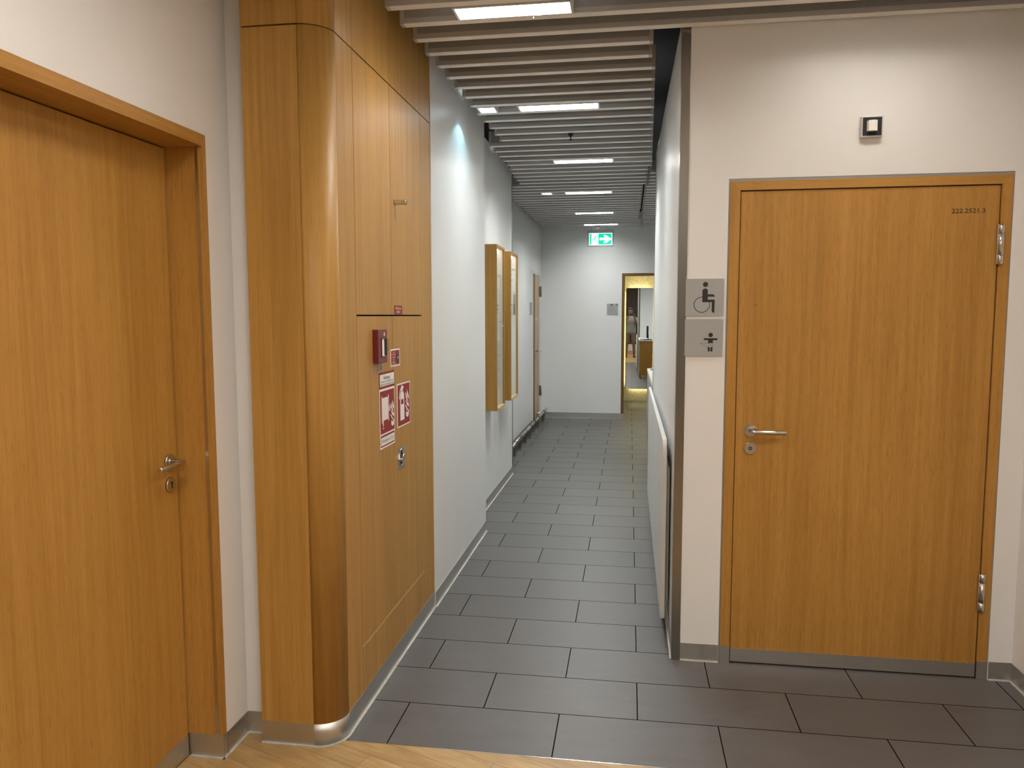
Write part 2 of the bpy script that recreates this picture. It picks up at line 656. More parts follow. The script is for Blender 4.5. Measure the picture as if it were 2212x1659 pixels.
def circ(cx, cy, r, n=28, sx=1.0):
    return [(cx + r * sx * math.cos(2 * math.pi * k / n), cy + r * math.sin(2 * math.pi * k / n)) for k in range(n)]


def line2(p, q, w):
    p, q = Vector(p), Vector(q)
    d = (q - p).normalized()
    n = Vector((-d.y, d.x)) * w / 2
    return [tuple(p + n), tuple(p - n), tuple(q - n), tuple(q + n)]


# planes of the place (metres; camera above the origin, corridor along +Y)
XL = -1.390          # hall, left wall
XW = -1.007          # cupboard front
XC = -1.003          # white wall behind the cupboard
XD = -1.118          # wall with the showcases
XE = -1.313          # far left wall
XG = 0.207           # corridor right wall
XR = 1.612           # hall, right wall
YR = 3.385           # wall with the wide door
YE = 11.44           # end wall
YT = 2.5351          # tile edge
YG = 6.75            # end of the corridor's right wall


def zc(y):           # underside of the ceiling baffles
    return 2.715 + 0.0075 * y


# ------------------------------------------------------------------ floors
struct('floor', B(((-2.0, YT, -0.08), (3.2, 14.1, 0.0))), M['tile'])
struct('floor', B(((-1.9, -4.2, -0.08), (2.1, YT - 0.004, 0.0))), M['plank'])
struct('trim_1', B(((XW, YT - 0.004, -0.03), (XR, YT, 0.0008))), M['chrome'])

# ------------------------------------------------------------------ walls
Z3 = 3.05
struct('wall_left', B(((-1.7, -4.2, 0), (XL, 1.35, Z3)), ((-1.7, 1.35, 2.137), (XL, 2.39, Z3)),
                      ((-1.7, 2.39, 0), (XL, YT + 0.005, Z3)), ((-1.7, YT + 0.005, 0), (-1.2, 2.75, Z3))), M['white'])
struct('wall_corridor_left', B(((-1.7, 3.83, 0), (XC, 5.28, 2.90)), ((-1.7, 5.28, 0), (XD, 7.29, 2.91)),
                               ((-1.7, 7.29, 0), (XE, YE + 0.2, Z3))), M['white_gloss'])
struct('wall_end', B(((XE, YE, 0), (-0.12, YE + 0.2, Z3)), ((-0.12, YE, 2.165), (0.97, YE + 0.2, Z3)),
                     ((0.97, YE, 0), (3.2, YE + 0.2, Z3))), M['white_gloss'])
mb = MB()
fr = FR((0, 0, 0), (0, 1, 0), (1, 0, 0))
mb.poly([(YR + 0.12, 0), (YG, 0), (YG, 2.917), (YR + 0.12, 2.80)], fr, XG, XG + 0.12)
mb.poly([(YR, 0), (YR + 0.12, 0), (YR + 0.12, 2.80), (YR, 2.795)], fr, XG, 0.408)
mb.box((XG + 0.12, YR + 0.12, 0), (3.2, YG, 2.80))
mb.box((1.519, YR, 0), (XR + 0.3, YR + 0.12, 2.80))
mb.box((0.408, YR, 2.118), (1.519, YR + 0.12, 2.80))
struct('wall_corridor_right', mb, M['white_gloss'])
struct('wall_right', B(((XR, -4.2, 0), (XR + 0.3, YR, Z3))), M['white'])
struct('wall_back', B(((-1.7, -4.2, 0.34), (2.0, -4.0, Z3))), M['dark_wall'])
struct('wall_back', B(((-1.7, -4.2, 0), (2.0, -3.995, 0.34))), M['white'])
struct('wall_reception', B(((3.0, YG, 0), (3.2, YE, Z3))), M['white_gloss'])
struct('ceiling', B(((-1.7, -4.2, 2.80), (XR + 0.3, 2.47, 2.9)), ((-0.995, 2.47, 2.80), (XR + 0.3, 2.84, 2.9))), M['white'])
struct('ceiling', B(((-1.9, 2.40, 3.45), (3.3, 14.3, 3.5))), M['void'])  # black slab made large to shut out the world
struct('wall_left', B(((-1.80, 2.40, 2.9), (-1.75, 14.3, 3.45))), M['void'])  # this and the next two: black sides added to close the void box
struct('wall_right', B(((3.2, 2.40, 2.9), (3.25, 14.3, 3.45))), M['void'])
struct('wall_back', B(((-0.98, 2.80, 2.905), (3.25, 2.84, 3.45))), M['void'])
# washroom behind the open doorway
struct('wall_washroom_back', B(((-0.95, 13.95, 0), (1.7, 14.1, 2.75))), M['mosaic'])
struct('wall_washroom_left', B(((-0.95, YE + 0.2, 0), (-0.8, 13.95, 2.75))), M['mosaic'])
struct('wall_washroom_right', B(((1.55, YE + 0.2, 0), (1.7, 13.95, 2.75))), M['white'])
struct('ceiling_washroom', B(((-0.95, YE + 0.2, 2.70), (1.7, 14.1, 2.8))), M['white'])


# ------------------------------------------------------------------ skirtings
def skirt(name, boxes, beads, h=0.080):
    o = struct(name, B(*[((lo[0], lo[1], 0), (hi[0], hi[1], h)) for lo, hi in boxes]), M['steel_h'])
    if beads:
        build('sealant_bead', B(*[((lo[0], lo[1], 0.0), (hi[0], hi[1], 0.004)) for lo, hi in beads]), M['sealant'], o)
    return o


skirt('baseboard_left', [((XL, 2.392), (XL + 0.004, YT + 0.001)), ((XL + 0.004, YT + 0.001), (-1.303, YT + 0.005))],
      [((XL + 0.004, 2.392), (XL + 0.012, YT)), ((XL + 0.012, YT - 0.009), (-1.305, YT + 0.001))])
skirt('baseboard_corridor_left', [((XC, 3.83), (XC + 0.003, 5.283)), ((XD, 5.3), (XD + 0.003, 7.293))],
      [((XC + 0.003, 3.83), (XC + 0.011, 5.283)), ((XD + 0.003, 5.3), (XD + 0.011, 7.293))])
skirt('baseboard_far_left', [((XE, 7.3), (XE + 0.003, 10.39))], [], 0.11)
skirt('baseboard_end', [((XE, YE - 0.003), (-0.122, YE))], [((XE, YE - 0.010), (-0.122, YE - 0.003))], 0.087)
skirt('baseboard_back', [((XL, -3.994), (XR, -3.990))], [])
skirt('baseboard_right', [((0.242, YR - 0.003), (0.407, YR)), ((1.521, YR - 0.003), (XR, YR)), ((XR - 0.003, -3.9), (XR, YR - 0.003))],
      [((0.242, YR - 0.010), (0.407, YR - 0.003)), ((1.521, YR - 0.010), (XR - 0.003, YR - 0.003)), ((XR - 0.011, -3.9), (XR - 0.003, YR - 0.010))])
skirt('baseboard_corridor_right', [((XG - 0.003, YR + 0.046), (XG, YG))], [((XG - 0.011, YR), (XG - 0.003, YG))])
# steel edge on the corner of the right wall, steel edge on the end of the showcase wall
mb = MB()
mb.box((XG - 0.004, YR - 0.004, 0), (0.241, YR, 2.79), 0.001)
mb.box((XG - 0.004, YR - 0.001, 0), (XG, YR + 0.046, 2.79), 0.001)
struct('trim_2', mb, M['steel'])
mb = MB()
mb.box((XD, 7.262, 0.08), (XD + 0.003, 7.293, 2.90))
mb.box((XD - 0.03, 7.29, 0.08), (XD + 0.003, 7.293, 2.90))
struct('trim_3', mb, M['steel'])
mb = MB()
mb.box((XG - 0.003, YG - 0.03, 0), (XG, YG + 0.003, 2.9))
mb.box((XG - 0.003, YG, 0), (XG + 0.04, YG + 0.003, 2.9))
struct('trim_4', mb, M['steel'])


# ------------------------------------------------------------------ door hardware
def lever(parent, o, n, along, name='door_handle', round_key=False, key_dz=-0.078, key='euro'):
    """rose, neck and grip of a lever handle on a plane with normal n; grip runs along `along`"""
    o, n, a = Vector(o), Vector(n), Vector(along)
    h = build(name, MB().tube([o, o + n * 0.008], 0.026, 32).tube([o + n * 0.006, o + n * 0.012], 0.013, 24), M['chrome'], parent)
    g = MB()
    g.tube([o + n * 0.010, o + n * 0.048, o + n * 0.0545 + a * 0.004, o + n * 0.057 + a * 0.012, o + n * 0.057 + a * 0.136,
            o + n * 0.057 + a * 0.139], [0.009, 0.009, 0.0093, 0.0095, 0.0095, 0.0078], 20)
    build('grip', g, M['chrome'], h)
    k = o + Vector((0, 0, key_dz))
    e = build('lock_rose', MB().tube([k, k + n * 0.007, k + n * 0.008], [0.0262, 0.0262, 0.025], 32), M['chrome'], parent)
    frk = FR(k, a if a.cross(n).z < 0 else -a, n)
    kb = MB()
    if key == 'euro':
        kb.poly(circ(0, 0.006, 0.0055, 16), frk, 0.0078, 0.0084)
        kb.poly([(-0.0032, 0.004), (-0.0032, -0.012), (0.0032, -0.012), (0.0032, 0.004)], frk, 0.0078, 0.0085)
        build('keyhole', kb, M['black'], e)
    else:
        kb.ring(frk, (0, 0), 0.0075, 0.004, 0.0075, 0.0086, 24)
        build('keyhole', kb, M['black'], e)
        build('coin_slot', MB().poly(circ(0, 0, 0.0038, 16), frk, 0.0075, 0.0092), M['chrome'], e)
    return h


def hinge(parent, x, y, z0, z1, r=0.011):
    mb = MB()
    h = z1 - z0
    for a, b in ((0, 0.232), (0.24, 0.758), (0.766, 1.0)):
        mb.tube([(x, y, z0 + a * h), (x, y, z0 + b * h)], r, 20)
    mb.tube([(x, y, z0 + 0.01), (x, y, z1 - 0.01)], r * 0.8, 16)
    mb.box((x - 0.014, y + 0.001, z0), (x - 0.004, y + 0.010, z1))
    return build('hinge', mb, M['chrome'], parent)


# ------------------------------------------------------------------ door 1: recessed oak door in the left wall
d1 = struct_empty('door_1', (-1.517, 1.9, 0), 'recessed oak door in the left wall with steel lever handle')
XF = -1.517
leaf = build('leaf', B(((XF - 0.04, 1.40, 0.006), (XF, 2.357, 2.092)), bev=0.0015), M['wood_door'], d1)
build('kick_plate', B(((XF, 1.40, 0.008), (XF + 0.0015, 2.355, 0.079))), M['steel_h'], leaf)
build('frame', B(((-1.62, 2.363, 0.083), (XL + 0.003, 2.386, 2.135))), M['wood_door'], d1)
build('frame_head', B(((-1.62, 1.36, 2.097), (XL + 0.003, 2.3629, 2.135))), M['wood_head_y'], d1)
build('frame_foot', B(((-1.62, 2.3625, 0.0), (XL + 0.0035, 2.3865, 0.083))), M['steel_h'], d1)
build('reveal_strip', B(((-1.7, 1.36, 2.135), (XL - 0.004, 2.39, 2.14)), ((-1.7, 2.386, 0.0), (XL - 0.003, 2.39, 2.14)),
                        ((-1.62, 2.3575, 0), (XF - 0.02, 2.3629, 2.097)), ((-1.62, 1.36, 2.0925), (XF - 0.02, 2.3575, 2.097))), M['gap'], d1)  # dark fillers stand for the shade between leaf, frame and wall
build('edge_strip', B(((-1.412, 2.3605, 0.075), (-1.402, 2.363, 2.096))), M['chrome'], d1)
lever(d1, (XF, 2.312, 1.060), (1, 0, 0), (0, -1, 0))
build('sealant_bead', B(((-1.51, 2.354, 0.0), (XL + 0.01, 2.362, 0.004)), ((XL + 0.0036, 2.354, 0), (XL + 0.011, 2.39, 0.004))), M['sealant'], d1)

# ------------------------------------------------------------------ door 2: wide oak door on the right
d2 = struct_empty('door_2', (0.96, YR, 0), 'wide oak door with the number 222.2521.3')
leaf2 = build('leaf', B(((0.460, YR + 0.004, 0.006), (1.4705, YR + 0.05, 2.065)), bev=0.0012), M['wood_door'], d2)
build('kick_plate', B(((0.461, YR + 0.0022, 0.008), (1.4695, YR + 0.004, 0.067))), M['steel_h'], leaf2)
fr = FR((0.4605, YR + 0.004, 0), (1, 0, 0), (0, -1, 0))
build('room_number', MB().text('222.2521.3', fr, 0.0258, 0.893, 1.9565, 0.126, t=0.0006, bold=0.008), M['ink_brown'], leaf2)
build('scuff_marks', MB().poly([(0.063, 1.582), (0.067, 1.581), (0.068, 1.593), (0.064, 1.594)], fr, 0.0, 0.0003).poly([(0.072, 1.580), (0.075, 1.580), (0.076, 1.590), (0.073, 1.592)], fr, 0.0, 0.0003), M['scuff'], leaf2)
mb = MB()
frw = FR((0, YR + 0.02, 0), (1, 0, 0), (0, -1, 0))
mb.poly([(0.4145, 0.078), (0.4565, 0.078), (0.4565, 2.069), (0.4145, 2.106)], frw, -0.06, 0.022)
build('frame', mb, M['wood_door'], d2)
mb = MB()
mb.poly([(1.474, 0.078), (1.514, 0.078), (1.514, 2.106), (1.474, 2.069)], frw, -0.06, 0.022)
build('frame', mb, M['wood_door'], d2)
mb = MB()
mb.poly([(0.4147, 2.106), (0.4567, 2.0692), (1.4738, 2.0692), (1.5138, 2.106)], frw, -0.06, 0.022)
build('frame_head', mb, M['wood_head'], d2)
build('frame_foot', B(((0.4145, YR - 0.0025, 0.0), (0.4565, YR + 0.08, 0.078))), M['steel_h'], d2)
build('frame_foot', B(((1.474, YR - 0.0025, 0.0), (1.514, YR + 0.08, 0.078))), M['steel_h'], d2)
build('reveal_strip', B(((0.408, YR + 0.002, 0), (0.4144, YR + 0.1, 2.118)), ((1.5142, YR + 0.002, 0), (1.519, YR + 0.1, 2.118)),
                        ((0.4144, YR + 0.002, 2.1065), (1.5142, YR + 0.1, 2.118))), M['grey_trim'], d2)
build('gap_shade_filler', B(((0.45, YR + 0.055, 0.0), (1.48, YR + 0.11, 2.08)), ((0.4566, YR + 0.009, 0.0), (0.4600, YR + 0.055, 2.069)), ((1.4706, YR + 0.009, 0.0), (1.4739, YR + 0.055, 2.069)), ((0.46, YR + 0.009, 2.0651), (1.4706, YR + 0.055, 2.0691))), M['gap'], d2)  # dark fillers give the narrow gaps round the leaf their shade
lever(d2, (0.523, YR + 0.004, 1.048), (0, -1, 0), (1, 0, 0), key='round')
hinge(d2, 1.4765, YR - 0.009, 1.748, 1.908)
hinge(d2, 1.4765, YR - 0.009, 0.300, 0.462)


# ------------------------------------------------------------------ oak cupboard with the rounded corner
cup = thing('fire_hose_cupboard', 'tall oak-veneered wall cupboard with a rounded corner and steel plinth', 'cupboard', (-1.15, 3.15, 0))
R = 0.096
CX, CY = -1.103, 2.480 + R


def outline(i0, i1, inset):
    """front outline of the cupboard: 0 left edge .. 1 flat end .. 2 arc end .. 3 strip end"""
    pts = []
    if i0 <= 0:
        pts.append((-1.302, 2.480 + inset))
    if i0 <= 1 and i1 >= 1:
        pts.append((CX, 2.480 + inset))
    if i0 <= 1 and i1 >= 2:
        for k in range(1, 17):
            a = math.radians(-90 + 90 * k / 16)
            pts.append((CX + (R - inset) * math.cos(a), CY + (R - inset) * math.sin(a)))
    if i0 == 2:
        pts.append((XW - inset, CY))
    if i1 >= 3:
        pts.append((XW - inset, 2.7315))
    return pts


def wrap(name, i0, i1, z0, z1, mat, trim0=0.0, trim1=0.0, inset=0.0, th=0.018):
    o, i = outline(i0, i1, inset), outline(i0, i1, inset + th)
    pts = o + list(reversed(i))
    mb = MB()
    frz = Matrix.Identity(4)
    mb.poly(pts, frz, z0, z1)
    for f in mb.bm.faces:
        if abs(f.normal.z) < 0.5 and i0 <= 1 and i1 == 2:
            f.smooth = True
    return build(name, mb, mat, cup)


ZP, ZJ0, ZJ1, ZT = 0.083, 2.5055, 2.5110, 3.05
core = MB()
core.poly([(-1.30, 2.494)] + [(CX, 2.494)] + [(CX + (R - 0.014) * math.cos(math.radians(-90 + 9 * k)), CY + (R - 0.014) * math.sin(math.radians(-90 + 9 * k))) for k in range(1, 11)]
          + [(XW - 0.014, 3.826), (-1.19, 3.826), (-1.19, 2.535), (-1.30, 2.535)], Matrix.Identity(4), 0.05, ZT)
build('carcass', core, M['gap'], cup)
for z0, z1, nm in ((ZP, ZJ0, 'panel'), (ZJ1, ZT, 'upper_panel')):
    # flat front
    mb = MB()
    mb.box((-1.302, 2.480, z0), (CX - 0.0008, 2.496, z1))
    build('front_' + nm, mb, M['wood'], cup)
    wrap('corner_' + nm, 1, 2, z0, z1, M['wood'])
    build('strip_' + nm, B(((XW - 0.018, CY + 0.0012, z0), (XW, 2.7325, z1))), M['wood'], cup)
build('end_panel', B(((XW - 0.018, 3.6375, ZP), (XW, 3.829, ZJ0))), M['wood'], cup)
build('upper_panel', B(((XW - 0.018, 2.7345, ZJ1), (XW, 3.1635, ZT))), M['wood'], cup)
build('upper_panel', B(((XW - 0.018, 3.1655, ZJ1), (XW, 3.6345, ZT))), M['wood'], cup)
build('upper_panel', B(((XW - 0.018, 3.6365, ZJ1), (XW, 3.829, ZT))), M['wood'], cup)
y0, y1, y2, y3 = 2.7365, 3.1635, 3.1670, 3.6345
build('door', B(((XW - 0.018, y0, 1.5490), (XW, y1, ZJ0)), bev=0.0006), M['wood'], cup)
dr = build('door', B(((XW - 0.018, y2, 1.5490), (XW, y3, ZJ0)), bev=0.0006), M['wood'], cup)
build('door', B(((XW - 0.018, y0, 0.2680), (XW, y1, 1.5425)), bev=0.0006), M['wood'], cup)
dl = build('door', B(((XW - 0.018, y2, 0.2680), (XW, y3, 1.5425)), bev=0.0006), M['wood'], cup)
build('plinth_panel', B(((XW - 0.018, y0, ZP), (XW, y3, 0.2635)), bev=0.0006), M['wood'], cup)
build('plinth_lipping', B(((XW - 0.018, y0, 0.2622), (XW + 0.0006, y3, 0.2640))), M['wood_pale'], cup)
# steel plinth follows the outline
o = outline(0, 2, -0.001) + [(XW + 0.001, 3.829)]
i = outline(0, 2, 0.03) + [(XW - 0.03, 3.829)]
mb = MB()
mb.poly(o + list(reversed(i)), Matrix.Identity(4), 0.0, ZP)
for f in mb.bm.faces:
    f.smooth = abs(f.normal.z) < 0.5 and f.calc_area() < 0.0012
build('plinth', mb, M['steel_h'], cup)
o = outline(0, 2, -0.009) + [(XW + 0.009, 3.829)]
i = outline(0, 2, -0.001) + [(XW + 0.001, 3.829)]
mb = MB()
mb.poly(o + list(reversed(i)), Matrix.Identity(4), 0.0, 0.004)
build('sealant_bead', mb, M['sealant'], cup)
# knob and latch
k0 = Vector((XW, 3.222, 2.030))
kn = MB().tube([k0, k0 + Vector((0.004, 0, 0)), k0 + Vector((0.030, 0, 0)), k0 + Vector((0.040, 0, 0)), k0 + Vector((0.050, 0, 0)), k0 + Vector((0.054, 0, 0))],
               [0.0125, 0.0115, 0.0112, 0.0100, 0.0128, 0.0125], 28)
build('knob', kn, M['chrome'], dr)
frl = FR((XW, 3.262, 0.911), (0, 1, 0), (1, 0, 0))
mb = MB()
mb.ring(frl, (0, 0), 0.040, 0.034, 0.0, 0.0035, 32, 0.8)
for pts in ([(-0.044, -0.049), (0.044, -0.049), (0.044, -0.036), (-0.044, -0.036)], [(-0.044, 0.036), (0.044, 0.036), (0.044, 0.049), (-0.044, 0.049)],
            [(-0.044, -0.036), (-0.030, -0.036), (-0.030, 0.036), (-0.044, 0.036)], [(0.030, -0.036), (0.044, -0.036), (0.044, 0.036), (0.030, 0.036)]):
    mb.poly(pts, frl, 0.0, 0.0022)
lt = build('recessed_latch', mb, M['chrome'], dl)
build('latch_well', MB().poly(circ(0, 0, 0.039, 30, 0.8), frl, 0.0002, 0.0008), M['black'], lt)
mb = MB()
mb.poly(rrect(-0.030, -0.006, 0.026, 0.010, 0.007), FR((XW, 3.262, 0.911), Vector((0, 0.94, 0.34)), (1, 0, 0)), 0.001, 0.014)
build('turn_grip', mb, M['chrome'], lt)


# ------------------------------------------------------------------ signs stuck on the cupboard (face +X, u = +Y)
def sign_frame(y, z, n=0.0):
    return FR((XW + n, y, z), (0, 1, 0), (1, 0, 0))


def flames(mb, fr, x0, y0, w, h, t0, t1):
    """three licking flame tongues, tips up, as on fire equipment signs"""
    def tongue(pts):
        mb.poly([(x0 + a * w, y0 + b * h) for a, b in pts], fr, t0, t1)
    tongue([(0.30, 0.02), (0.55, -0.02), (0.85, 0.03), (0.93, 0.16), (0.90, 0.24), (0.55, 0.15), (0.22, 0.22), (0.20, 0.10)])
    tongue([(0.02, 0.40), (0.10, 0.42), (0.30, 0.30), (0.60, 0.21), (0.85, 0.25), (0.62, 0.27), (0.42, 0.36), (0.22, 0.44), (0.08, 0.47)])
    tongue([(0.22, 0.62), (0.30, 0.52), (0.52, 0.42), (0.88, 0.33), (0.95, 0.46), (0.60, 0.52), (0.35, 0.62)])
    tongue([(0.10, 0.92), (0.18, 0.74), (0.42, 0.62), (0.90, 0.52), (0.60, 0.64), (0.42, 0.76), (0.28, 0.86)])
    tongue([(0.55, 1.0), (0.48, 0.84), (0.62, 0.72), (0.95, 0.62), (0.92, 0.76), (0.75, 0.86)])


def sticker(name, y0, y1, z0, z1, mat, label, cat='sign'):
    t = thing(name, label, cat, (XW, (y0 + y1) / 2, z0))
    fr = sign_frame(y0, z0)
    build('sheet', MB().poly(rrect(0, 0, y1 - y0, z1 - z0, 0.003, 3), fr, 0.0002, 0.0012), mat, t)
    return t, fr, y1 - y0, z1 - z0


# small red label over the gap
t, fr, w, h = sticker('equipment_label', 3.197, 3.312, 1.551, 1.589, M['red'], 'small plain red label above the horizontal door gap on the oak cupboard', 'label')
build('lettering', MB().text('RAS-Systeme', fr, 0.0145, w / 2, 0.0215, 0.082, t=0.0015).text('BR24-II', fr, 0.0145, w / 2, 0.0055, 0.050, t=0.0015), M['sign_white'], t)
# small instruction sign
t, fr, w, h = sticker('instruction_sign', 3.133, 3.264, 1.326, 1.401, M['sign_white'], 'small white-bordered red instruction sign with a black dot beside the alarm box')
build('red_field', MB().poly([(0.007, 0.006), (w - 0.007, 0.006), (w - 0.007, h - 0.006), (0.007, h - 0.006)], fr, 0.0012, 0.0015), M['red'], t)
mb = MB()
for s, yy, sz, wd in (('Auf', 0.0585, 0.0075, 0.024), ('Im Brandfall', 0.0495, 0.0075, 0.060), ('nach links', 0.0405, 0.007, 0.038), ('Zu', 0.0265, 0.0075, 0.022), ('Griff ganz', 0.0175, 0.007, 0.046), ('zurückdrehen', 0.0090, 0.0075, 0.070)):
    mb.text(s, fr, sz, 0.042, yy, wd, t=0.0018)
mb.poly([(0.012, 0.0365), (0.072, 0.0365), (0.072, 0.0372), (0.012, 0.0372)], fr, 0.0015, 0.0018)
build('lettering', mb, M['sign_white'], t)
build('black_dot', MB().poly(circ(0.102, 0.036, 0.0185, 28), fr, 0.0015, 0.0018), M['ink'], t)
build('dot_mark', MB().poly(circ(0.102, 0.039, 0.0040, 14), fr, 0.0018, 0.0021).poly(circ(0.102, 0.0335, 0.0036, 14), fr, 0.0018, 0.0021), M['sign_white'], t)
# Achtung notice
t, fr, w, h = sticker('warning_notice', 2.977, 3.179, 1.2435, 1.3115, M['red'], 'red-edged white notice headed Achtung above the hose reel sign', 'notice')
build('white_field', MB().poly([(0.008, 0.010), (w - 0.005, 0.010), (w - 0.005, h - 0.009), (0.008, h - 0.009)], fr, 0.0012, 0.0015), M['sign_white'], t)
build('lettering', MB().text('Achtung !', fr, 0.021, w / 2, 0.0375, 0.095, t=0.0019, bold=0.01)
      .text('Nutzung nur im Brandfall gestattet', fr, 0.0092, w / 2, 0.0255, 0.170, t=0.0019, bold=0.01)
      .text('Missbrauch wird strafrechtlich verfolgt', fr, 0.0092, w / 2, 0.0140, 0.178, t=0.0019, bold=0.01), M['ink'], t)
# hose reel sign
t, fr, w, h = sticker('hose_reel_sign', 2.978, 3.177, 0.994, 1.2425, M['sign_white'], 'tall red hose reel sign reading Wandhydrant Typ F')
mb = MB()
mb.poly([(0.006, 0.062), (w - 0.006, 0.062), (w - 0.006, h - 0.009), (0.006, h - 0.009)], fr, 0.0012, 0.0015)
mb.poly([(0.006, 0.007), (w - 0.006, 0.007), (w - 0.006, 0.055), (0.006, 0.055)], fr, 0.0012, 0.0015)
build('red_field', mb, M['red'], t)
mb = MB()
sx_, z_ = 0.0275, 0.0
for k in range(6):       # hose windings
    x = 0.034 + k * 0.0122
    mb.poly([(x, 0.116), (x + 0.0105, 0.116), (x + 0.0105, 0.211), (x, 0.211)], fr, 0.0015, 0.0019)
for x in (0.024, 0.110):  # reel flanges
    mb.poly([(x, 0.107), (x + 0.007, 0.107), (x + 0.007, 0.219), (x, 0.219)], fr, 0.0015, 0.0019)
mb.poly([(0.036, 0.094), (0.046, 0.094), (0.046, 0.116), (0.036, 0.116)], fr, 0.0015, 0.0019)
mb.poly([(0.0385, 0.081), (0.0475, 0.081), (0.0460, 0.089), (0.0400, 0.089)], fr, 0.0015, 0.0019)
mb.ring(fr, (0.128, 0.160), 0.0125, 0.0085, 0.0015, 0.0019, 24)
mb.poly([(0.117, 0.158), (0.139, 0.158), (0.139, 0.162), (0.117, 0.162)], fr, 0.0015, 0.0019)
flames(mb, fr, 0.138, 0.080, 0.054, 0.110, 0.0015, 0.0019)
build('pictogram', mb, M['sign_white'], t)
build('white_field', MB().poly([(0.012, 0.013), (w - 0.012, 0.013), (w - 0.012, 0.047), (0.012, 0.047)], fr, 0.0015, 0.0018), M['sign_white'], t)
build('lettering', MB().text('Wandhydrant Typ F', fr, 0.0215, w / 2, 0.0235, 0.160, t=0.0021), M['ink'], t)
# extinguisher sign
t, fr, w, h = sticker('extinguisher_sign', 3.2155, 3.4145, 1.0495, 1.2445, M['sign_white'], 'square red fire extinguisher sign with white border and flames')
build('red_field', MB().poly([(0.007, 0.006), (w - 0.007, 0.006), (w - 0.007, h - 0.006), (0.007, h - 0.006)], fr, 0.0012, 0.0015), M['red'], t)
mb = MB()
body = [(0.044, 0.028), (0.104, 0.028), (0.104, 0.138), (0.096, 0.152), (0.084, 0.157), (0.084, 0.166), (0.094, 0.170), (0.094, 0.180), (0.080, 0.182), (0.076, 0.187), (0.068, 0.187), (0.066, 0.181),
        (0.044, 0.166), (0.034, 0.150), (0.026, 0.128), (0.032, 0.124), (0.040, 0.146), (0.054, 0.164), (0.064, 0.166), (0.064, 0.157), (0.052, 0.152), (0.044, 0.138)]
mb.poly(body, fr, 0.0015, 0.0019)
flames(mb, fr, 0.118, 0.034, 0.062, 0.125, 0.0015, 0.0019)
build('pictogram', mb, M['sign_white'], t)
build('red_square', MB().poly([(0.056, 0.100), (0.092, 0.100), (0.092, 0.122), (0.056, 0.122)], fr, 0.0019, 0.0022), M['red'], t)
# tag with number
t, fr, w, h = sticker('number_tag', 2.953, 3.022, 1.3125, 1.3500, M['tag'], 'small grey plastic tag reading 2-14 under the alarm box', 'label')
build('lettering', MB().text('2-14', fr, 0.028, w / 2, 0.0085, 0.054, t=0.0016), M['ink'], t)
# fire alarm call point
t = thing('fire_alarm_box', 'dark red manual fire alarm box with a small glass window', 'fire alarm', (XW, 2.97, 1.352))
build('housing', B(((XW, 2.908, 1.354), (XW + 0.024, 3.020, 1.490)), bev=0.0025), M['red_dark'], t)
frb = FR((XW + 0.024, 2.908, 1.354), (0, 1, 0), (1, 0, 0))
build('window', MB().poly(rrect(0.038, 0.028, 0.097, 0.098, 0.003), frb, 0.0, 0.0012), M['sign_white'], t)
build('break_panel', MB().poly(rrect(0.070, 0.030, 0.097, 0.098, 0.002), frb, 0.0012, 0.0026), M['black'], t)
build('window_rim', MB().poly([(0.034, 0.024), (0.101, 0.024), (0.101, 0.028), (0.034, 0.028)], frb, 0, 0.003).poly([(0.034, 0.098), (0.101, 0.098), (0.101, 0.102), (0.034, 0.102)], frb, 0, 0.003)
      .poly([(0.034, 0.024), (0.038, 0.024), (0.038, 0.102), (0.034, 0.102)], frb, 0, 0.003).poly([(0.097, 0.024), (0.101, 0.024), (0.101, 0.102), (0.097, 0.102)], frb, 0, 0.003), M['red_dark'], t)
mb = MB()
mb.poly([(0.058, 0.108), (0.084, 0.108), (0.084, 0.128), (0.058, 0.128)], frb, 0, 0.0008)
build('label_plate', mb, M['red'], t)
build('flame_mark', MB().poly([(0.066, 0.110), (0.078, 0.110), (0.080, 0.116), (0.074, 0.122), (0.073, 0.127), (0.067, 0.121), (0.064, 0.116)], frb, 0.0008, 0.0014), M['sign_white'], t)
build('clear_flap', B(((XW + 0.0255, 3.012, 1.402), (XW + 0.034, 3.016, 1.450))), M['acrylic'], t)


# ------------------------------------------------------------------ plaques on the right wall
def plaque(name, x0, z0, label, s=0.160):
    t = thing(name, label, 'sign', (x0 + s / 2, YR, z0))
    fr = FR((x0, YR, z0), (1, 0, 0), (0, -1, 0))
    build('plate', MB().poly(rrect(0, 0, s, s, 0.006, 5), fr, 0.0005, 0.006), M['plaque'], t)
    return t, fr, s


t, fr, s = plaque('toilet_sign', 0.2375, 1.5405, 'grey plaque with black wheelchair symbol beside the wide door')


def S1(px, py):
    return ((px - 100) / 775 * 0.160, (812 - py) / 747 * 0.160)


mb = MB()
c = S1(498, 180)
mb.poly(circ(c[0], c[1], 0.0108), fr, 0.006, 0.0064)
bw = 54 / 775 * 0.16
top = S1(494, 312)
bd = [S1(438, 532), S1(548, 532), S1(548, 310)] + [(top[0] + bw * 1.03 * math.cos(math.radians(a)), top[1] + bw * 1.0 * math.sin(math.radians(a))) for a in range(10, 180, 10)] + [S1(438, 310)]
mb.poly(bd, fr, 0.006, 0.0064)
mb.poly([S1(540, 422), S1(692, 422), S1(686, 402), S1(668, 384), S1(645, 376), S1(540, 376)], fr, 0.006, 0.00645)
mb.poly([S1(500, 532), S1(632, 532), S1(632, 700), S1(640, 722), S1(658, 740), S1(686, 748), S1(690, 498), S1(680, 482), S1(500, 482)], fr, 0.006, 0.0065)
c = S1(430, 583)
mb.ring(fr, c, 165 / 775 * 0.16, 151 / 775 * 0.16, 0.006, 0.00635, 56)
build('pictogram', mb, M['ink'], t)

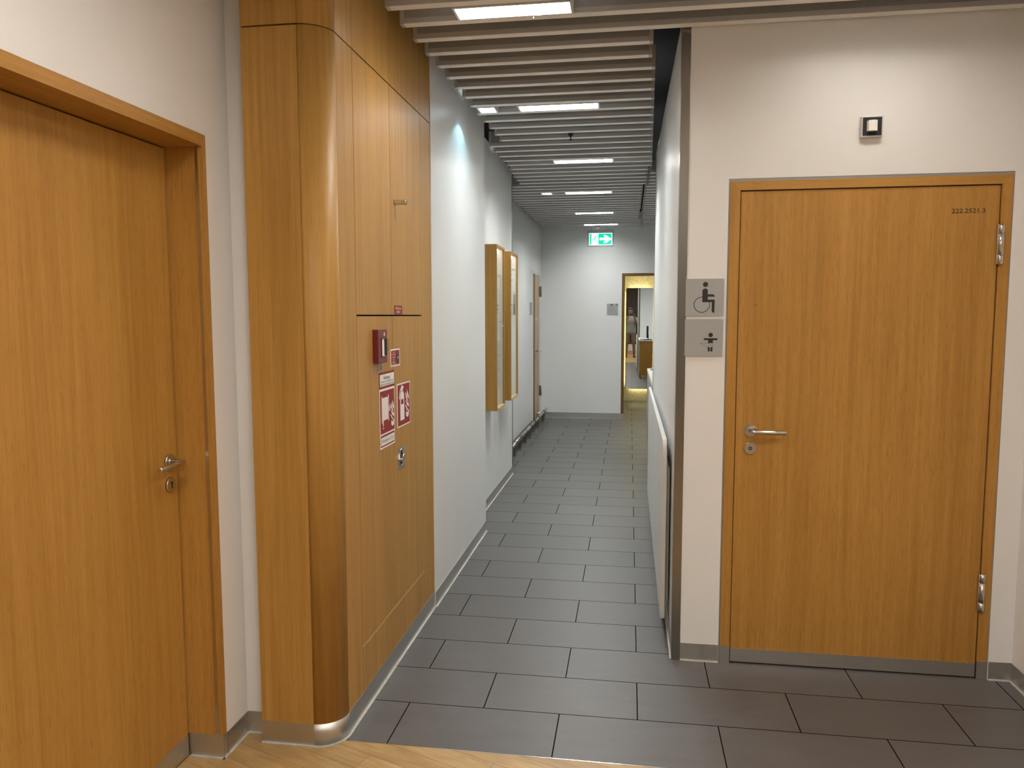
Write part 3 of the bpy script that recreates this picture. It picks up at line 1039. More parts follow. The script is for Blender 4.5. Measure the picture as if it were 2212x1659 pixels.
t, fr, s = plaque('baby_changing_sign', 0.2370, 1.3680, 'grey plaque with small black baby in a nappy, under the wheelchair plaque')


def S2(px, py):
    return ((px - 85) / 770 * 0.160, (1602 - py) / 722 * 0.160)


mb = MB()
c = S2(608, 1188)
mb.poly(circ(c[0], c[1], 0.0093), fr, 0.006, 0.0064)
a, b2 = S2(468, 1287), S2(748, 1250)
mb.poly(rrect(a[0], a[1], b2[0], b2[1], 0.0039), fr, 0.006, 0.0064)
mb.poly([S2(557, 1345), S2(655, 1345), S2(655, 1270), S2(557, 1270)], fr, 0.006, 0.00645)
for x0_, x1_ in ((555, 594), (608, 650)):
    a, b2 = S2(x0_, 1510), S2(x1_, 1440)
    mb.poly(rrect(a[0], a[1], b2[0], b2[1], 0.0035), fr, 0.006, 0.0064)
    mb.poly([S2(x0_, 1460), S2(x1_, 1460), S2(x1_, 1428), S2(x0_, 1428)], fr, 0.006, 0.00645)
for p, q in (((392, 1350), (570, 1348)), ((392, 1350), (545, 1425)), ((570, 1348), (658, 1412)), ((545, 1425), (600, 1383)), ((545, 1425), (655, 1428)), ((655, 1345), (658, 1428))):
    mb.poly(line2(S2(*p), S2(*q), 0.0008), fr, 0.006, 0.0064)
build('pictogram', mb, M['ink'], t)

# call light over the wide door
t = thing('call_light', 'small black square call light with white lens above the wide oak door', 'signal light', (0.965, YR, 2.265))
build('housing', B(((0.923, YR - 0.020, 2.266), (1.007, YR, 2.350)), bev=0.002), M['lamp_frame'], t)
build('face', B(((0.9285, YR - 0.0215, 2.2715), (1.0015, YR - 0.0195, 2.3445))), M['black'], t)
mb = MB()
frz = Matrix.Identity(4)
mb.poly([(0.944, YR - 0.0215), (0.985, YR - 0.0215), (0.981, YR - 0.034), (0.968, YR - 0.041), (0.948, YR - 0.036)], frz, 2.288, 2.330)
build('lens', mb, M['sign_white'], t)

# ------------------------------------------------------------------ ceiling baffles
ORD = ['first', 'second', 'third', 'fourth', 'fifth', 'sixth', 'seventh', 'eighth', 'ninth', 'tenth']
LAMP_K = {-2: 'frontmost', 7 - 1: 'second', 15: 'third', 24: 'fourth', 33: 'fifth', 40: 'farthest'}


def baffle(k, x0, x1, short=False):
    yb = 3.370 + 0.1825 * k
    yf = yb - 0.040
    z0 = zc(yb)
    z1 = z0 + 0.105
    last = max(j for j in LAMP_K if j <= k)
    n = ORD[min(k - last, 9)]
    side = 'short piece of the' if short else 'the'
    if short:
        label = 'short white ceiling baffle past the corridor corner, %s behind the %s light panel' % (n, LAMP_K[last])
    else:
        label = '%s white perforated ceiling baffle behind the near edge of the %s light panel' % (n, LAMP_K[last])
    mb = MB()
    mb.box((x0, yf, z0 + 0.002), (x1, yb, z0 + 0.022))
    mb.box((x0, yf + 0.003, z0 + 0.022), (x1, yb - 0.003, z1))
    mb.box((x0 - 0.0005, yf - 0.0006, z0 - 0.0006), (x0 + 0.016, yb + 0.0006, z1), 0.001, 1)
    mb.box((x1 - 0.016, yf - 0.0006, z0 - 0.0006), (x1 + 0.0005, yb + 0.0006, z1), 0.001, 1)
    o = build('ceiling_baffle', mb, M['baffle'])
    tag(o, label, 'baffle', 'short baffles beside the corridor corner' if short else 'white ceiling baffles over the corridor')
    build('perforated_face', B(((x0 + 0.016, yf + 0.001, z0 + 0.022), (x1 - 0.016, yf + 0.003, z1))), M['perf'], o)
    build('lit_underside', B(((x0 + 0.001, yf - 0.0004, z0), (x1 - 0.001, yb + 0.0004, z0 + 0.0022))), M['baffle_lit'], o)  # underside light put into a whiter strip
    return o


for k in range(-2, 44):
    y = 3.370 + 0.1825 * k
    if k <= 11:
        xl = -0.952 + (y - 3.0) * 0.019
    elif k <= 17:
        xl = -1.015 + (y - 5.55) * 0.015
    elif k <= 21:
        xl = -1.033
    else:
        xl = -1.262
    if k <= 0:
        xr = 1.602 if k < 0 else 1.520
    elif k <= 2:
        xr = 0.088
    elif k <= 17:
        xr = 0.108 + (y - 3.9) * 0.0218
    elif k <= 22:
        xr = 0.140
    elif k <= 32:
        xr = 0.112
    elif k <= 37:
        xr = 0.105
    else:
        xr = 0.138
    bo = baffle(k, xl, xr)
    if k == -1:
        zb = zc(y)
        build('white_clip', B(((-0.395, y - 0.050, zb - 0.012), (-0.392, y - 0.036, zb + 0.010)), ((-0.395, y - 0.0455, zb - 0.004), (-0.368, y - 0.0435, zb - 0.002)), ((-0.378, y - 0.060, zb - 0.006), (-0.362, y - 0.034, zb - 0.003))), M['sign_white'], bo)
    if k >= 19:
        gap = 0.016 if k <= 22 else 0.022 if k <= 32 else 0.030 if k <= 37 else 0.014
        baffle(k, xr + gap, 2.6, True)


# ------------------------------------------------------------------ lamps
def panel_lamp(label, x0, x1, y0, y1, mat, group, z=None, name='light_panel', louvre=True):
    zz = zc((y0 + y1) / 2) - 0.004 if z is None else z
    t = thing(name, label, 'ceiling light', ((x0 + x1) / 2, (y0 + y1) / 2, zz), group)
    mb = MB()
    w = 0.010
    mb.box((x0, y0, zz), (x1, y0 + w, zz + 0.06), 0.0012, 1)
    mb.box((x0, y1 - w, zz), (x1, y1, zz + 0.06), 0.0012, 1)
    mb.box((x0, y0 + w, zz), (x0 + w, y1 - w, zz + 0.06))
    mb.box((x1 - w, y0 + w, zz), (x1, y1 - w, zz + 0.06))
    build('frame', mb, M['lamp_frame'], t)
    build('diffuser', B(((x0 + w, y0 + w, zz + 0.016), (x1 - w, y1 - w, zz + 0.030))), mat, t)
    if not louvre:
        return t
    mb = MB()
    n = max(3, int(round((x1 - x0 - 2 * w) / 0.032)))
    for i in range(1, n):
        xx = x0 + w + (x1 - x0 - 2 * w) * i / n
        mb.box((xx - 0.0006, y0 + w, zz + 0.002), (xx + 0.0006, y1 - w, zz + 0.0145))
    build('cutoff_blades', mb, M['lamp_frame'], t)  # blades added to keep lamp light off the upper walls
    return t


G1 = 'long ceiling light panels along the corridor'
panel_lamp('large ceiling light panel nearest the camera, at the top of the photo', -0.700, -0.232, 3.014, 3.139, M['lamp_first'], G1)
panel_lamp('long ceiling light panel beside the near square emergency lamp', -0.658, -0.184, 4.470, 4.595, M['lamp_second'], G1)
panel_lamp('long ceiling light panel next beyond the black sprinkler', -0.615, -0.140, 6.113, 6.238, M['lamp_corr'], G1)
panel_lamp('long ceiling light panel beside the far square emergency lamp', -0.660, -0.186, 7.756, 7.881, M['lamp_corr'], G1)
panel_lamp('long ceiling light panel second from the end wall', -0.676, -0.204, 9.400, 9.525, M['lamp_corr'], G1)
panel_lamp('ceiling light panel right above the green exit sign', -0.646, -0.168, 10.680, 10.803, M['lamp_last'], G1)
G2 = 'small square emergency lamps in the ceiling'
panel_lamp('near square emergency ceiling lamp by the left wall', -0.897, -0.783, 4.470, 4.595, M['lamp_emerg'], G2, name='emergency_lamp')
panel_lamp('far square emergency ceiling lamp by the left wall', -0.900, -0.784, 7.756, 7.881, M['lamp_emerg'], G2, name='emergency_lamp')
G3 = 'light panels in the hall ceiling'  # panels over and behind the photographer are added fill light, out of view
for lb, x, y in (('hall light panel in front of the wide oak door', 0.95, 3.0), ('hall light panel above the left oak door', -0.45, 1.20), ('hall light panel above the right wall', 0.95, 1.30),
                 ('added fill light panel over the photographer, left side', -0.75, -0.2), ('added fill light panel over the photographer, right side', 0.95, -0.2),
                 ('added fill light panel behind the photographer, left side', -0.49, -1.6), ('added fill light panel behind the photographer, right side', 0.95, -1.6)):
    panel_lamp(lb, x - 0.235, x + 0.235, y - 0.062, y + 0.062, M['lamp_door'] if y > 2.9 else M['lamp_hall'], G3, z=(None if y > 2.9 else 2.775), louvre=False)
panel_lamp('light panel over the reception counter', 1.05, 1.53, 8.668, 8.793, M['lamp_corr'], 'reception light panels')
panel_lamp('washroom ceiling light panel in front of the mirror', 0.0, 0.48, 13.2, 13.32, M['lamp_bath'], 'washroom lights', z=2.66)
panel_lamp('washroom ceiling light panel just behind the doorway', 0.10, 0.58, 12.1, 12.22, M['lamp_bath'], 'washroom lights', z=2.66)


# spot beam inside the near emergency lamp: throws the cool scallop on the white wall
def spot(name, loc, target, power, col, size, blend, radius=0.01):
    ld = bpy.data.lights.new(name, 'SPOT')
    ld.energy = power
    ld.color = col
    ld.spot_size = size
    ld.spot_blend = blend
    ld.shadow_soft_size = radius
    o = bpy.data.objects.new(name, ld)
    COL.objects.link(o)
    o.location = loc
    o.rotation_euler = (Vector(target) - Vector(loc)).to_track_quat('-Z', 'Y').to_euler()
    return o


spot('emergency_beam', (-0.860, 4.50, 2.738), (-0.935, 4.50, 2.10), 3.2, (0.36, 0.82, 1.0), math.radians(112), 0.25)
spot('emergency_beam', (-0.860, 7.80, 2.763), (-0.935, 7.80, 2.10), 3.5, (0.42, 0.82, 1.0), math.radians(112), 0.25)

# sprinkler and detector
t = thing('sprinkler_head', 'small black sprinkler head hanging between the ceiling baffles', 'sprinkler', (-0.405, 5.235, 2.72))
c0 = Vector((-0.405, 5.235, 2.716))
build('pipe', MB().tube([c0 + Vector((0, 0, 0.035)), c0 + Vector((0, 0, 0.12))], 0.012, 16), M['black'], t)
build('cup', MB().tube([c0 + Vector((0, 0, 0.026)), c0 + Vector((0, 0, 0.040)), c0 + Vector((0, 0, 0.044))], [0.012, 0.019, 0.020], 20), M['black'], t)
build('bulb', MB().tube([c0 + Vector((0, 0, 0.004)), c0 + Vector((0, 0, 0.026))], 0.004, 12), M['black'], t)
build('deflector', MB().tube([c0, c0 + Vector((0, 0, 0.002))], 0.015, 20), M['black'], t)
t = thing('smoke_detector', 'tiny white smoke detector under the ceiling above the green exit sign', 'detector', (-0.463, 11.0, 2.76))
c0 = Vector((-0.463, 11.02, zc(11.02)))
build('base', MB().tube([c0 + Vector((0, 0, -0.008)), c0 + Vector((0, 0, 0.0))], 0.040, 24), M['baffle'], t)
build('sensor', MB().tube([c0 + Vector((0, 0, -0.034)), c0 + Vector((0, 0, -0.028)), c0 + Vector((0, 0, -0.008))], [0.018, 0.026, 0.030], 24), M['sign_white'], t)

# ------------------------------------------------------------------ exit sign
EY = 10.62
t = thing('exit_sign', 'lit green exit sign with running figure and arrow, hung from the ceiling', 'exit sign', (-0.41, EY, 2.485))
fr = FR((-0.586, EY, 2.484), (1, 0, 0), (0, -1, 0))
build('acrylic_plate', MB().poly(rrect(0, 0, 0.358, 0.216, 0.006), fr, -0.008, -0.002), M['acrylic'], t)
mb = MB()
for pts in ([(0, 0), (0.358, 0), (0.358, 0.003), (0, 0.003)], [(0, 0.210), (0.358, 0.210), (0.358, 0.216), (0, 0.216)], [(0, 0), (0.003, 0), (0.003, 0.216), (0, 0.216)], [(0.355, 0), (0.358, 0), (0.358, 0.216), (0.355, 0.216)]):
    mb.poly(pts, fr, -0.009, -0.001)
build('plate_rim', mb, M['plaque'], t)
build('lit_panel', MB().poly(rrect(0.024, 0.020, 0.336, 0.182, 0.004), fr, -0.001, 0.004), M['white_sign_lit'], t)
mb = MB()
mb.poly([(0.031, 0.027), (0.058, 0.027), (0.058, 0.175), (0.031, 0.175)], fr, 0.004, 0.005)
G = [(0.150, 0.027), (0.329, 0.027), (0.329, 0.175), (0.150, 0.175)]
# green field round the arrow, built from pieces so the arrow stays white
mb.poly([(0.150, 0.118), (0.242, 0.118), (0.224, 0.140), (0.222, 0.152), (0.240, 0.156), (0.262, 0.146), (0.329, 0.100), (0.329, 0.175), (0.150, 0.175)], fr, 0.004, 0.005)
mb.poly([(0.150, 0.027), (0.329, 0.027), (0.329, 0.100), (0.262, 0.052), (0.240, 0.044), (0.222, 0.050), (0.228, 0.064), (0.248, 0.086), (0.172, 0.086), (0.166, 0.092), (0.166, 0.112), (0.172, 0.118), (0.150, 0.118)], fr, 0.004, 0.005)
# running figure (green on the white doorway)
mb.poly(circ(0.118, 0.152, 0.009, 16), fr, 0.004, 0.005)
for p, q, wd in (((0.114, 0.140), (0.094, 0.098), 0.013), ((0.112, 0.136), (0.128, 0.118), 0.006), ((0.128, 0.118), (0.138, 0.124), 0.006), ((0.108, 0.134), (0.088, 0.126), 0.006), ((0.088, 0.126), (0.080, 0.110), 0.006),
                 ((0.096, 0.100), (0.112, 0.078), 0.009), ((0.112, 0.078), (0.124, 0.046), 0.008), ((0.094, 0.100), (0.086, 0.070), 0.009), ((0.086, 0.070), (0.064, 0.062), 0.008)):
    mb.poly(line2(p, q, wd), fr, 0.004, 0.005)
build('pictogram', mb, M['green_sign'], t)
for x in (-0.522, -0.308):
    build('wire', MB().tube([(x, EY + 0.005, 2.699), (x, EY + 0.005, zc(EY) + 0.03)], 0.0022, 8), M['plaque'], t)
build('side_clip', B(((-0.250, EY - 0.010, 2.608), (-0.224, EY + 0.004, 2.619)), ((-0.250, EY - 0.010, 2.503), (-0.226, EY + 0.004, 2.510))), M['sign_white'], t)


# ------------------------------------------------------------------ showcases on the left wall
def showcase(label, y0, y1, z0, z1, xf=-1.0):
    t = thing('display_case', label, 'display case', (XD, (y0 + y1) / 2, z0), 'oak display cases on the corridor wall')
    w = 0.016
    mb = MB()
    mb.box((XD, y0, z0), (xf, y0 + w, z1), 0.001, 1)
    build('side_panel', mb, M['wood_case'], t)
    mb = MB()
    mb.box((XD, y1 - w, z0), (xf, y1, z1), 0.001, 1)
    build('side_panel', mb, M['wood_case'], t)
    build('top_panel', B(((XD, y0 + w, z1 - w), (xf, y1 - w, z1))), M['wood_case'], t)
    build('bottom_panel', B(((XD, y0 + w, z0), (xf, y1 - w, z0 + w))), M['wood_pale'], t)
    build('lining', B(((XD, y0 + w, z0 + w), (XD + 0.008, y1 - w, z1 - w)), ((XD + 0.008, y1 - w - 0.003, z0 + w), (xf - 0.016, y1 - w, z1 - w)),
                      ((XD + 0.008, y0 + w, z0 + w), (xf - 0.016, y0 + w + 0.003, z1 - w))), M['case_white'], t)
    mb = MB()
    for i in range(3):
        mb.tube([(-1.045, y1 - w - 0.0032, z1 - 0.085 - 0.05 * i), (-1.045, y1 - w - 0.0048, z1 - 0.085 - 0.05 * i)], 0.0028, 10)
    build('shelf_pins', mb, M['chrome'], t)
    build('light_strip', B(((-1.075, y0 + 0.03, z1 - w - 0.010), (-1.045, y1 - 0.03, z1 - w))), M['lamp_case'], t)
    build('glass_pane', B(((xf - 0.014, y0 + w, z0 + w), (xf - 0.009, y1 - w, z1 - w))), M['glass'], t)
    return t


M['lamp_case'] = emis('case light strip', (1.0, 0.82, 0.70), 7.0)
c1 = showcase('nearer oak wall display case with glass front', 5.745, 6.122, 0.812, 2.084)
c2 = showcase('farther oak wall display case with glass front, partly hidden by the nearer one', 6.448, 6.864, 0.816, 2.087)
yc1, yc2 = 6.122 - 0.019, 6.864 - 0.019
build('glass_shelf', B(((-1.108, 5.765, 1.494), (-1.018, yc1, 1.499))), M['acrylic'], c1)
build('case_lock', MB().tube([(-1.034, yc1 - 0.002, 1.462), (-1.012, yc1 - 0.002, 1.465), (-1.010, yc1 - 0.002, 1.458)], 0.003, 10), M['sign_white'], c1)
build('glass_shelf', B(((-1.108, 5.765, 1.225), (-1.018, yc1, 1.230))), M['acrylic'], c1)
for z in (1.955, 1.548, 1.745):
    build('glass_shelf', B(((-1.108, 6.468, z), (-1.018, yc2, z + 0.005))), M['acrylic'], c2)


def sheet(name, y, x0, x1, z0, z1, mat, label, lines=0, cat='notice'):
    t = thing(name, label, cat, ((x0 + x1) / 2, y, z0))
    build('sheet', B(((x0, y - 0.0022, z0), (x1, y - 0.0010, z1))), mat, t)
    if lines:
        fr = FR((x0, y - 0.0022, z0), (1, 0, 0), (0, -1, 0))
        mb = MB()
        for i in range(lines):
            zz = (z1 - z0) * (0.88 - 0.76 * i / max(1, lines - 1))
            mb.poly([(0.2 * (x1 - x0), zz - 0.0035), ((0.55 + 0.25 * ((i * 7) % 3) / 2) * (x1 - x0), zz - 0.0035), ((0.55 + 0.25 * ((i * 7) % 3) / 2) * (x1 - x0), zz + 0.0035), (0.2 * (x1 - x0), zz + 0.0035)], fr, 0.0, 0.0006)
        build('print', mb, M['ink'], t)
    return t


sheet('paper_notice', yc1, -1.078, -1.042, 1.558, 1.658, M['paper'], 'small white printed card inside the nearer display case', 8)
sheet('leaflet', yc2, -1.095, -1.041, 1.554, 1.738, M['paper'], 'white leaflet standing on the shelf of the farther display case', 5, 'leaflet')
sheet('picture_card', yc2, -1.040, -1.020, 1.556, 1.736, M['paper_grey'], 'dark grey picture card beside the white leaflet in the farther case', 0, 'card')
sheet('paper_notice', yc2, -1.095, -1.021, 1.856, 1.918, M['paper'], 'white sheet high up in the farther display case', 2)
mb = MB()
mb.poly([(0, 0), (0.045, 0.018), (0.0, 0.045)], FR((-1.085, yc2 - 0.03, 0.965), (1, 0, 0), (0, -1, 0)), 0.0, 0.02)
tag(build('paper_pennant', mb, M['paper']), 'small white folded paper corner low in the farther display case', 'paper')
mb = MB()
mb.poly([(0.0, 0.02), (0.055, -0.01), (0.055, 0.006), (0.0, 0.045)], FR((-1.090, yc2 - 0.02, 0.842), (1, 0, 0), (0, -1, 0)), 0.0, 0.02)
tag(build('paper_slip', mb, M['paper']), 'white paper slip on the bottom of the farther display case', 'paper')

# ------------------------------------------------------------------ door 3: pale door near the end of the left wall
d3 = struct_empty('door_3', (XE, 10.83, 0), 'pale beech door near the far left corner')
leaf3 = build('leaf', B(((XE - 0.01, 10.575, 0.006), (XE + 0.012, 11.070, 2.118)), bev=0.001), M['wood_beige'], d3)
build('stile', B(((XE, 10.400, 0.006), (XE + 0.010, 10.570, 2.118))), M['wood_dark'], d3)
mb = B(((XE, 10.372, 2.120), (XE + 0.008, 11.12, 2.164)), ((XE, 10.372, 0.0), (XE + 0.008, 10.399, 2.12)), ((XE, 11.073, 0.0), (XE + 0.008, 11.12, 2.12)))
build('frame', mb, M['white_laminate'], d3)
lever(d3, (XE + 0.012, 10.66, 1.050), (1, 0, 0), (0, 1, 0))
for z0, z1 in ((1.815, 1.965), (0.375, 0.520)):
    mb = MB()
    mb.box((XE + 0.008, 11.075, z0), (XE + 0.036, 11.135, z1), 0.003)
    mb.tube([(XE + 0.036, 11.080, z0), (XE + 0.036, 11.080, z1)], 0.010, 16)
    build('hinge', mb, M['steel'], d3)
build('door_stop', MB().tube([(XE + 0.012, 10.90, 0.135), (XE + 0.056, 10.90, 0.135)], 0.020, 20), M['sign_white'], d3)
build('label_plate', B(((XE + 0.012, 10.66, 1.475), (XE + 0.014, 10.71, 1.515))), M['sign_white'], d3)
t = thing('room_sign', 'small grey plaque seen edge-on beside the pale door at the far left', 'sign', (XE, 10.18, 1.555))
build('plate', MB().poly(rrect(0, 0, 0.16, 0.165, 0.01), FR((XE, 10.10, 1.555), (0, 1, 0), (1, 0, 0)), 0.0005, 0.012), M['plaque'], t)

# low steel bumper rail along the far left wall
t = thing('bumper_rail', 'low tubular steel bumper rail along the foot of the far left wall', 'rail', (-1.24, 9.3, 0))
XT, ZTU = -1.222, 0.150
build('tube', MB().tube([(XT, 7.32, ZTU), (XT, 11.32, ZTU)], 0.021, 20), M['chrome'], t)
for k in range(8):
    y = 7.70 + 0.43 * k + 0.03
    if k == 7:
        y = 10.98
    mb = MB()
    frb_ = FR((0, y, 0), (1, 0, 0), (0, -1, 0))
    mb.poly([(XT - 0.050, 0.012), (XT + 0.008, 0.012), (XT + 0.020, ZTU), (XT - 0.020, ZTU)], frb_, -0.003, 0.003)
    b_ = build('bracket', mb, M['steel'], t)
    build('foot', B(((XT - 0.054, y - 0.022, 0.0), (XT + 0.010, y + 0.022, 0.012)), bev=0.002), M['chrome'], b_)
    build('collar', MB().tube([(XT, y - 0.008, ZTU), (XT, y + 0.008, ZTU)], 0.0235, 20), M['gap'], b_)

# shower sign on the end wall
t = thing('shower_sign', 'small grey plaque with shower symbol and numeral 1 left of the open doorway', 'sign', (-0.254, YE, 1.556))
fr = FR((-0.335, YE, 1.556), (1, 0, 0), (0, -1, 0))
build('plate', MB().poly(rrect(0, 0, 0.163, 0.163, 0.005), fr, 0.0005, 0.008), M['plaque'], t)
mb = MB()
mb.poly([(0.054, 0.135), (0.086, 0.135), (0.081, 0.146), (0.070, 0.160), (0.059, 0.146)], fr, 0.008, 0.0085)
for i in range(5):
    x = 0.056 + 0.007 * i
    for j in range(5):
        y = 0.120 - 0.018 * j
        dx = (x - 0.070) * (1 + 0.28 * (j + 1))
        mb.poly(circ(0.070 + dx, y, 0.0021, 6), fr, 0.008, 0.0083)
mb.poly([(0.147, 0.127), (0.155, 0.127), (0.155, 0.160), (0.148, 0.160), (0.138, 0.152), (0.138, 0.145), (0.147, 0.149)], fr, 0.008, 0.0085)
build('pictogram', mb, M['ink'], t)

# ------------------------------------------------------------------ open doorway to the washroom
d4 = struct_empty('door_4', (0.42, YE, 0), 'open doorway with oak lining to the yellow washroom')
build('lining', B(((-0.1185, YE - 0.004, 0.080), (-0.076, YE + 0.215, 2.131)), ((0.926, YE - 0.004, 0.080), (0.9685, YE + 0.215, 2.131))), M['wood_dark'], d4)
build('lining_head', B(((-0.1185, YE - 0.004, 2.131), (0.9685, YE + 0.215, 2.1635))), M['wood_dark'], d4)
build('lining_foot', B(((-0.1190, YE - 0.005, 0.0), (-0.0755, YE + 0.216, 0.080)), ((0.9255, YE - 0.005, 0.0), (0.969, YE + 0.216, 0.080))), M['steel_h'], d4)
build('edge_bead', B(((-0.128, YE - 0.002, 0.087), (-0.1187, YE + 0.001, 2.173)), ((-0.1186, YE - 0.002, 2.1637), (0.978, YE + 0.001, 2.173))), M['sign_white'], d4)

# mirror on the washroom wall
mt = thing('wall_mirror', 'tall mirror with rounded corners on the yellow mosaic wall', 'mirror', (0.174, 13.90, 0.225))
mrot = Matrix.Rotation(0.0008, 4, 'X') @ Matrix.Rotation(-0.0022, 4, 'Z')
frm = FR((-0.067, 13.87, 0.225), (1, 0, 0), (0, -1, 0)) @ Matrix.Identity(4)
glass_fr = MB().frame((-0.067, 13.868, 0.225), mrot @ Vector((1, 0, 0)), mrot @ Vector((0, 0, 1)), mrot @ Vector((0, -1, 0)))
build('mirror_glass', MB().poly(rrect(0, 0, 0.482, 1.807, 0.030, 8), glass_fr, 0.0, 0.004), M['mirror'], mt)
build('mirror_body', MB().poly(rrect(0.012, 0.012, 0.470, 1.795, 0.024, 8), frm, -0.078, -0.004), M['plaque'], mt)
mb = MB()
mb.poly([(0.020, 0.030), (0.462, 0.030), (0.462, 0.038), (0.020, 0.038)], frm, -0.066, -0.060)
build('led_strip', B(((-0.060, 13.905, 0.30), (-0.0555, 13.925, 1.96)), ((0.4035, 13.905, 0.30), (0.408, 13.925, 1.96)), ((0.0, 13.905, 2.021), (0.35, 13.925, 2.0255)), ((0.0, 13.905, 0.2335), (0.35, 13.925, 0.238))), M['led_bath'], mt)

# ------------------------------------------------------------------ white protection board on the right corridor wall
t = thing('wall_protection_board', 'long white board with rounded corner standing off the right corridor wall', 'board', (0.18, 5.0, 0.08))
XB = 0.163
pts = []
y0, y1, z0, z1 = 3.640, 6.40, 0.080, 0.953
fr = FR((XB, 0, 0), (0, 1, 0), (1, 0, 0))
r = 0.055
out = [(y1, z0), (y1, z1)]
for k in range(9):
    a = math.radians(90 + 90 * k / 8)
    out.append((y0 + r + r * math.cos(a), z1 - r + r * math.sin(a)))
for k in range(5):
    a = math.radians(180 + 90 * k / 4)
    out.append((y0 + 0.012 + 0.012 * math.cos(a), z0 + 0.012 + 0.012 * math.sin(a)))
mb = MB()
mb.poly(out, fr, 0.0, 0.020)
bmesh.ops.bevel(mb.bm, geom=[e for e in mb.bm.edges if abs(e.verts[0].co.x - e.verts[1].co.x) < 1e-5], offset=0.0025, segments=2, affect='EDGES', profile=0.5)
build('board', mb, M['white_laminate'], t)
build('backing_board', B(((XB + 0.0205, 3.69, 0.145), (XG - 0.0065, 6.35, 0.815)), bev=0.001), M['mint_panel'], t)
build('spacer', B(((XG - 0.006, 3.95, 0.2), (XG, 6.3, 0.75))), M['gap'], t)

# ------------------------------------------------------------------ reception counter behind the corner
t = thing('reception_counter', 'reception counter with white top and oak front behind the right corridor wall', 'counter', (0.9, 7.85, 0))
build('plinth', B(((XG + 0.06, YG + 0.01, 0.0), (1.72, 8.82, 0.082))), M['steel_h'], t)
build('side_panel', B(((XG + 0.002, YG + 0.006, 0.082), (XG + 0.020, 8.86, 0.905))), M['beige_laminate'], t)
build('front_panel', B(((XG + 0.0205, 8.842, 0.082), (1.75, 8.861, 0.905))), M['wood_door'], t)
build('body', B(((XG + 0.021, YG + 0.006, 0.083), (1.74, 8.841, 0.904))), M['beige_laminate'], t)
build('worktop', B(((XG - 0.002, YG + 0.005, 0.906), (1.78, 8.875, 0.938)), bev=0.002), M['white_laminate'], t)
t = thing('monitor', 'slim black monitor on the white counter, seen edge-on in the mirror', 'monitor', (0.42, 8.55, 0.938))
build('stand', B(((0.31, 8.44, 0.938), (0.53, 8.66, 0.956)), bev=0.005), M['monitor'], t)
build('column', B(((0.425, 8.52, 0.954), (0.445, 8.58, 1.06)), bev=0.002), M['monitor'], t)
build('screen', B(((0.392, 8.30, 0.985), (0.436, 8.80, 1.275)), bev=0.006), M['monitor'], t)
build('bezel', B(((0.390, 8.315, 1.0), (0.393, 8.785, 1.262))), M['plaque'], t)
mb = MB()
mb.loft([[(0.265 + 0.03 * s_ * math.cos(a), 8.60 + 0.05 * s_ * math.sin(a), 0.938 + zz) for a in [2 * math.pi * k / 20 for k in range(20)]] for s_, zz in ((1, 0), (1, 0.012), (0.8, 0.024), (0.35, 0.030))])
tag(build('computer_mouse', mb, M['plaque']), 'small grey computer mouse on the counter beside the monitor', 'mouse')

# ------------------------------------------------------------------ photographer (seen in the mirror)
pt = thing('person', 'person in grey shirt and khaki shorts photographing with a phone, seen in the mirror', 'person', (-0.03, -0.40, 0))


def skin_mesh(name, nodes, edges, mat, parent, root=0, sub=2):
    me = bpy.data.meshes.new(name)
    base = parent.location
    me.from_pydata([tuple(Vector(n[0]) - base) for n in nodes], edges, [])
    o = bpy.data.objects.new(name, me)
    COL.objects.link(o)
    o.parent = parent
    sk = o.modifiers.new('skin', 'SKIN')
    sk.use_smooth_shade = True
    sk.branch_smoothing = 0.4
    for i, n in enumerate(nodes):
        v = me.skin_vertices[0].data[i]
        rr = n[1]
        v.radius = (rr, rr) if not isinstance(rr, tuple) else rr
        v.use_root = (i == root)
    sb = o.modifiers.new('sub', 'SUBSURF')
    sb.levels = sb.render_levels = sub
    me.materials.append(mat)
    return o


PX, PY = -0.03, -0.42
N, Eg = [], []


def node(p, r, par=None):
    N.append((p, r))
    if par is not None:
        Eg.append((par, len(N) - 1))
    return len(N) - 1


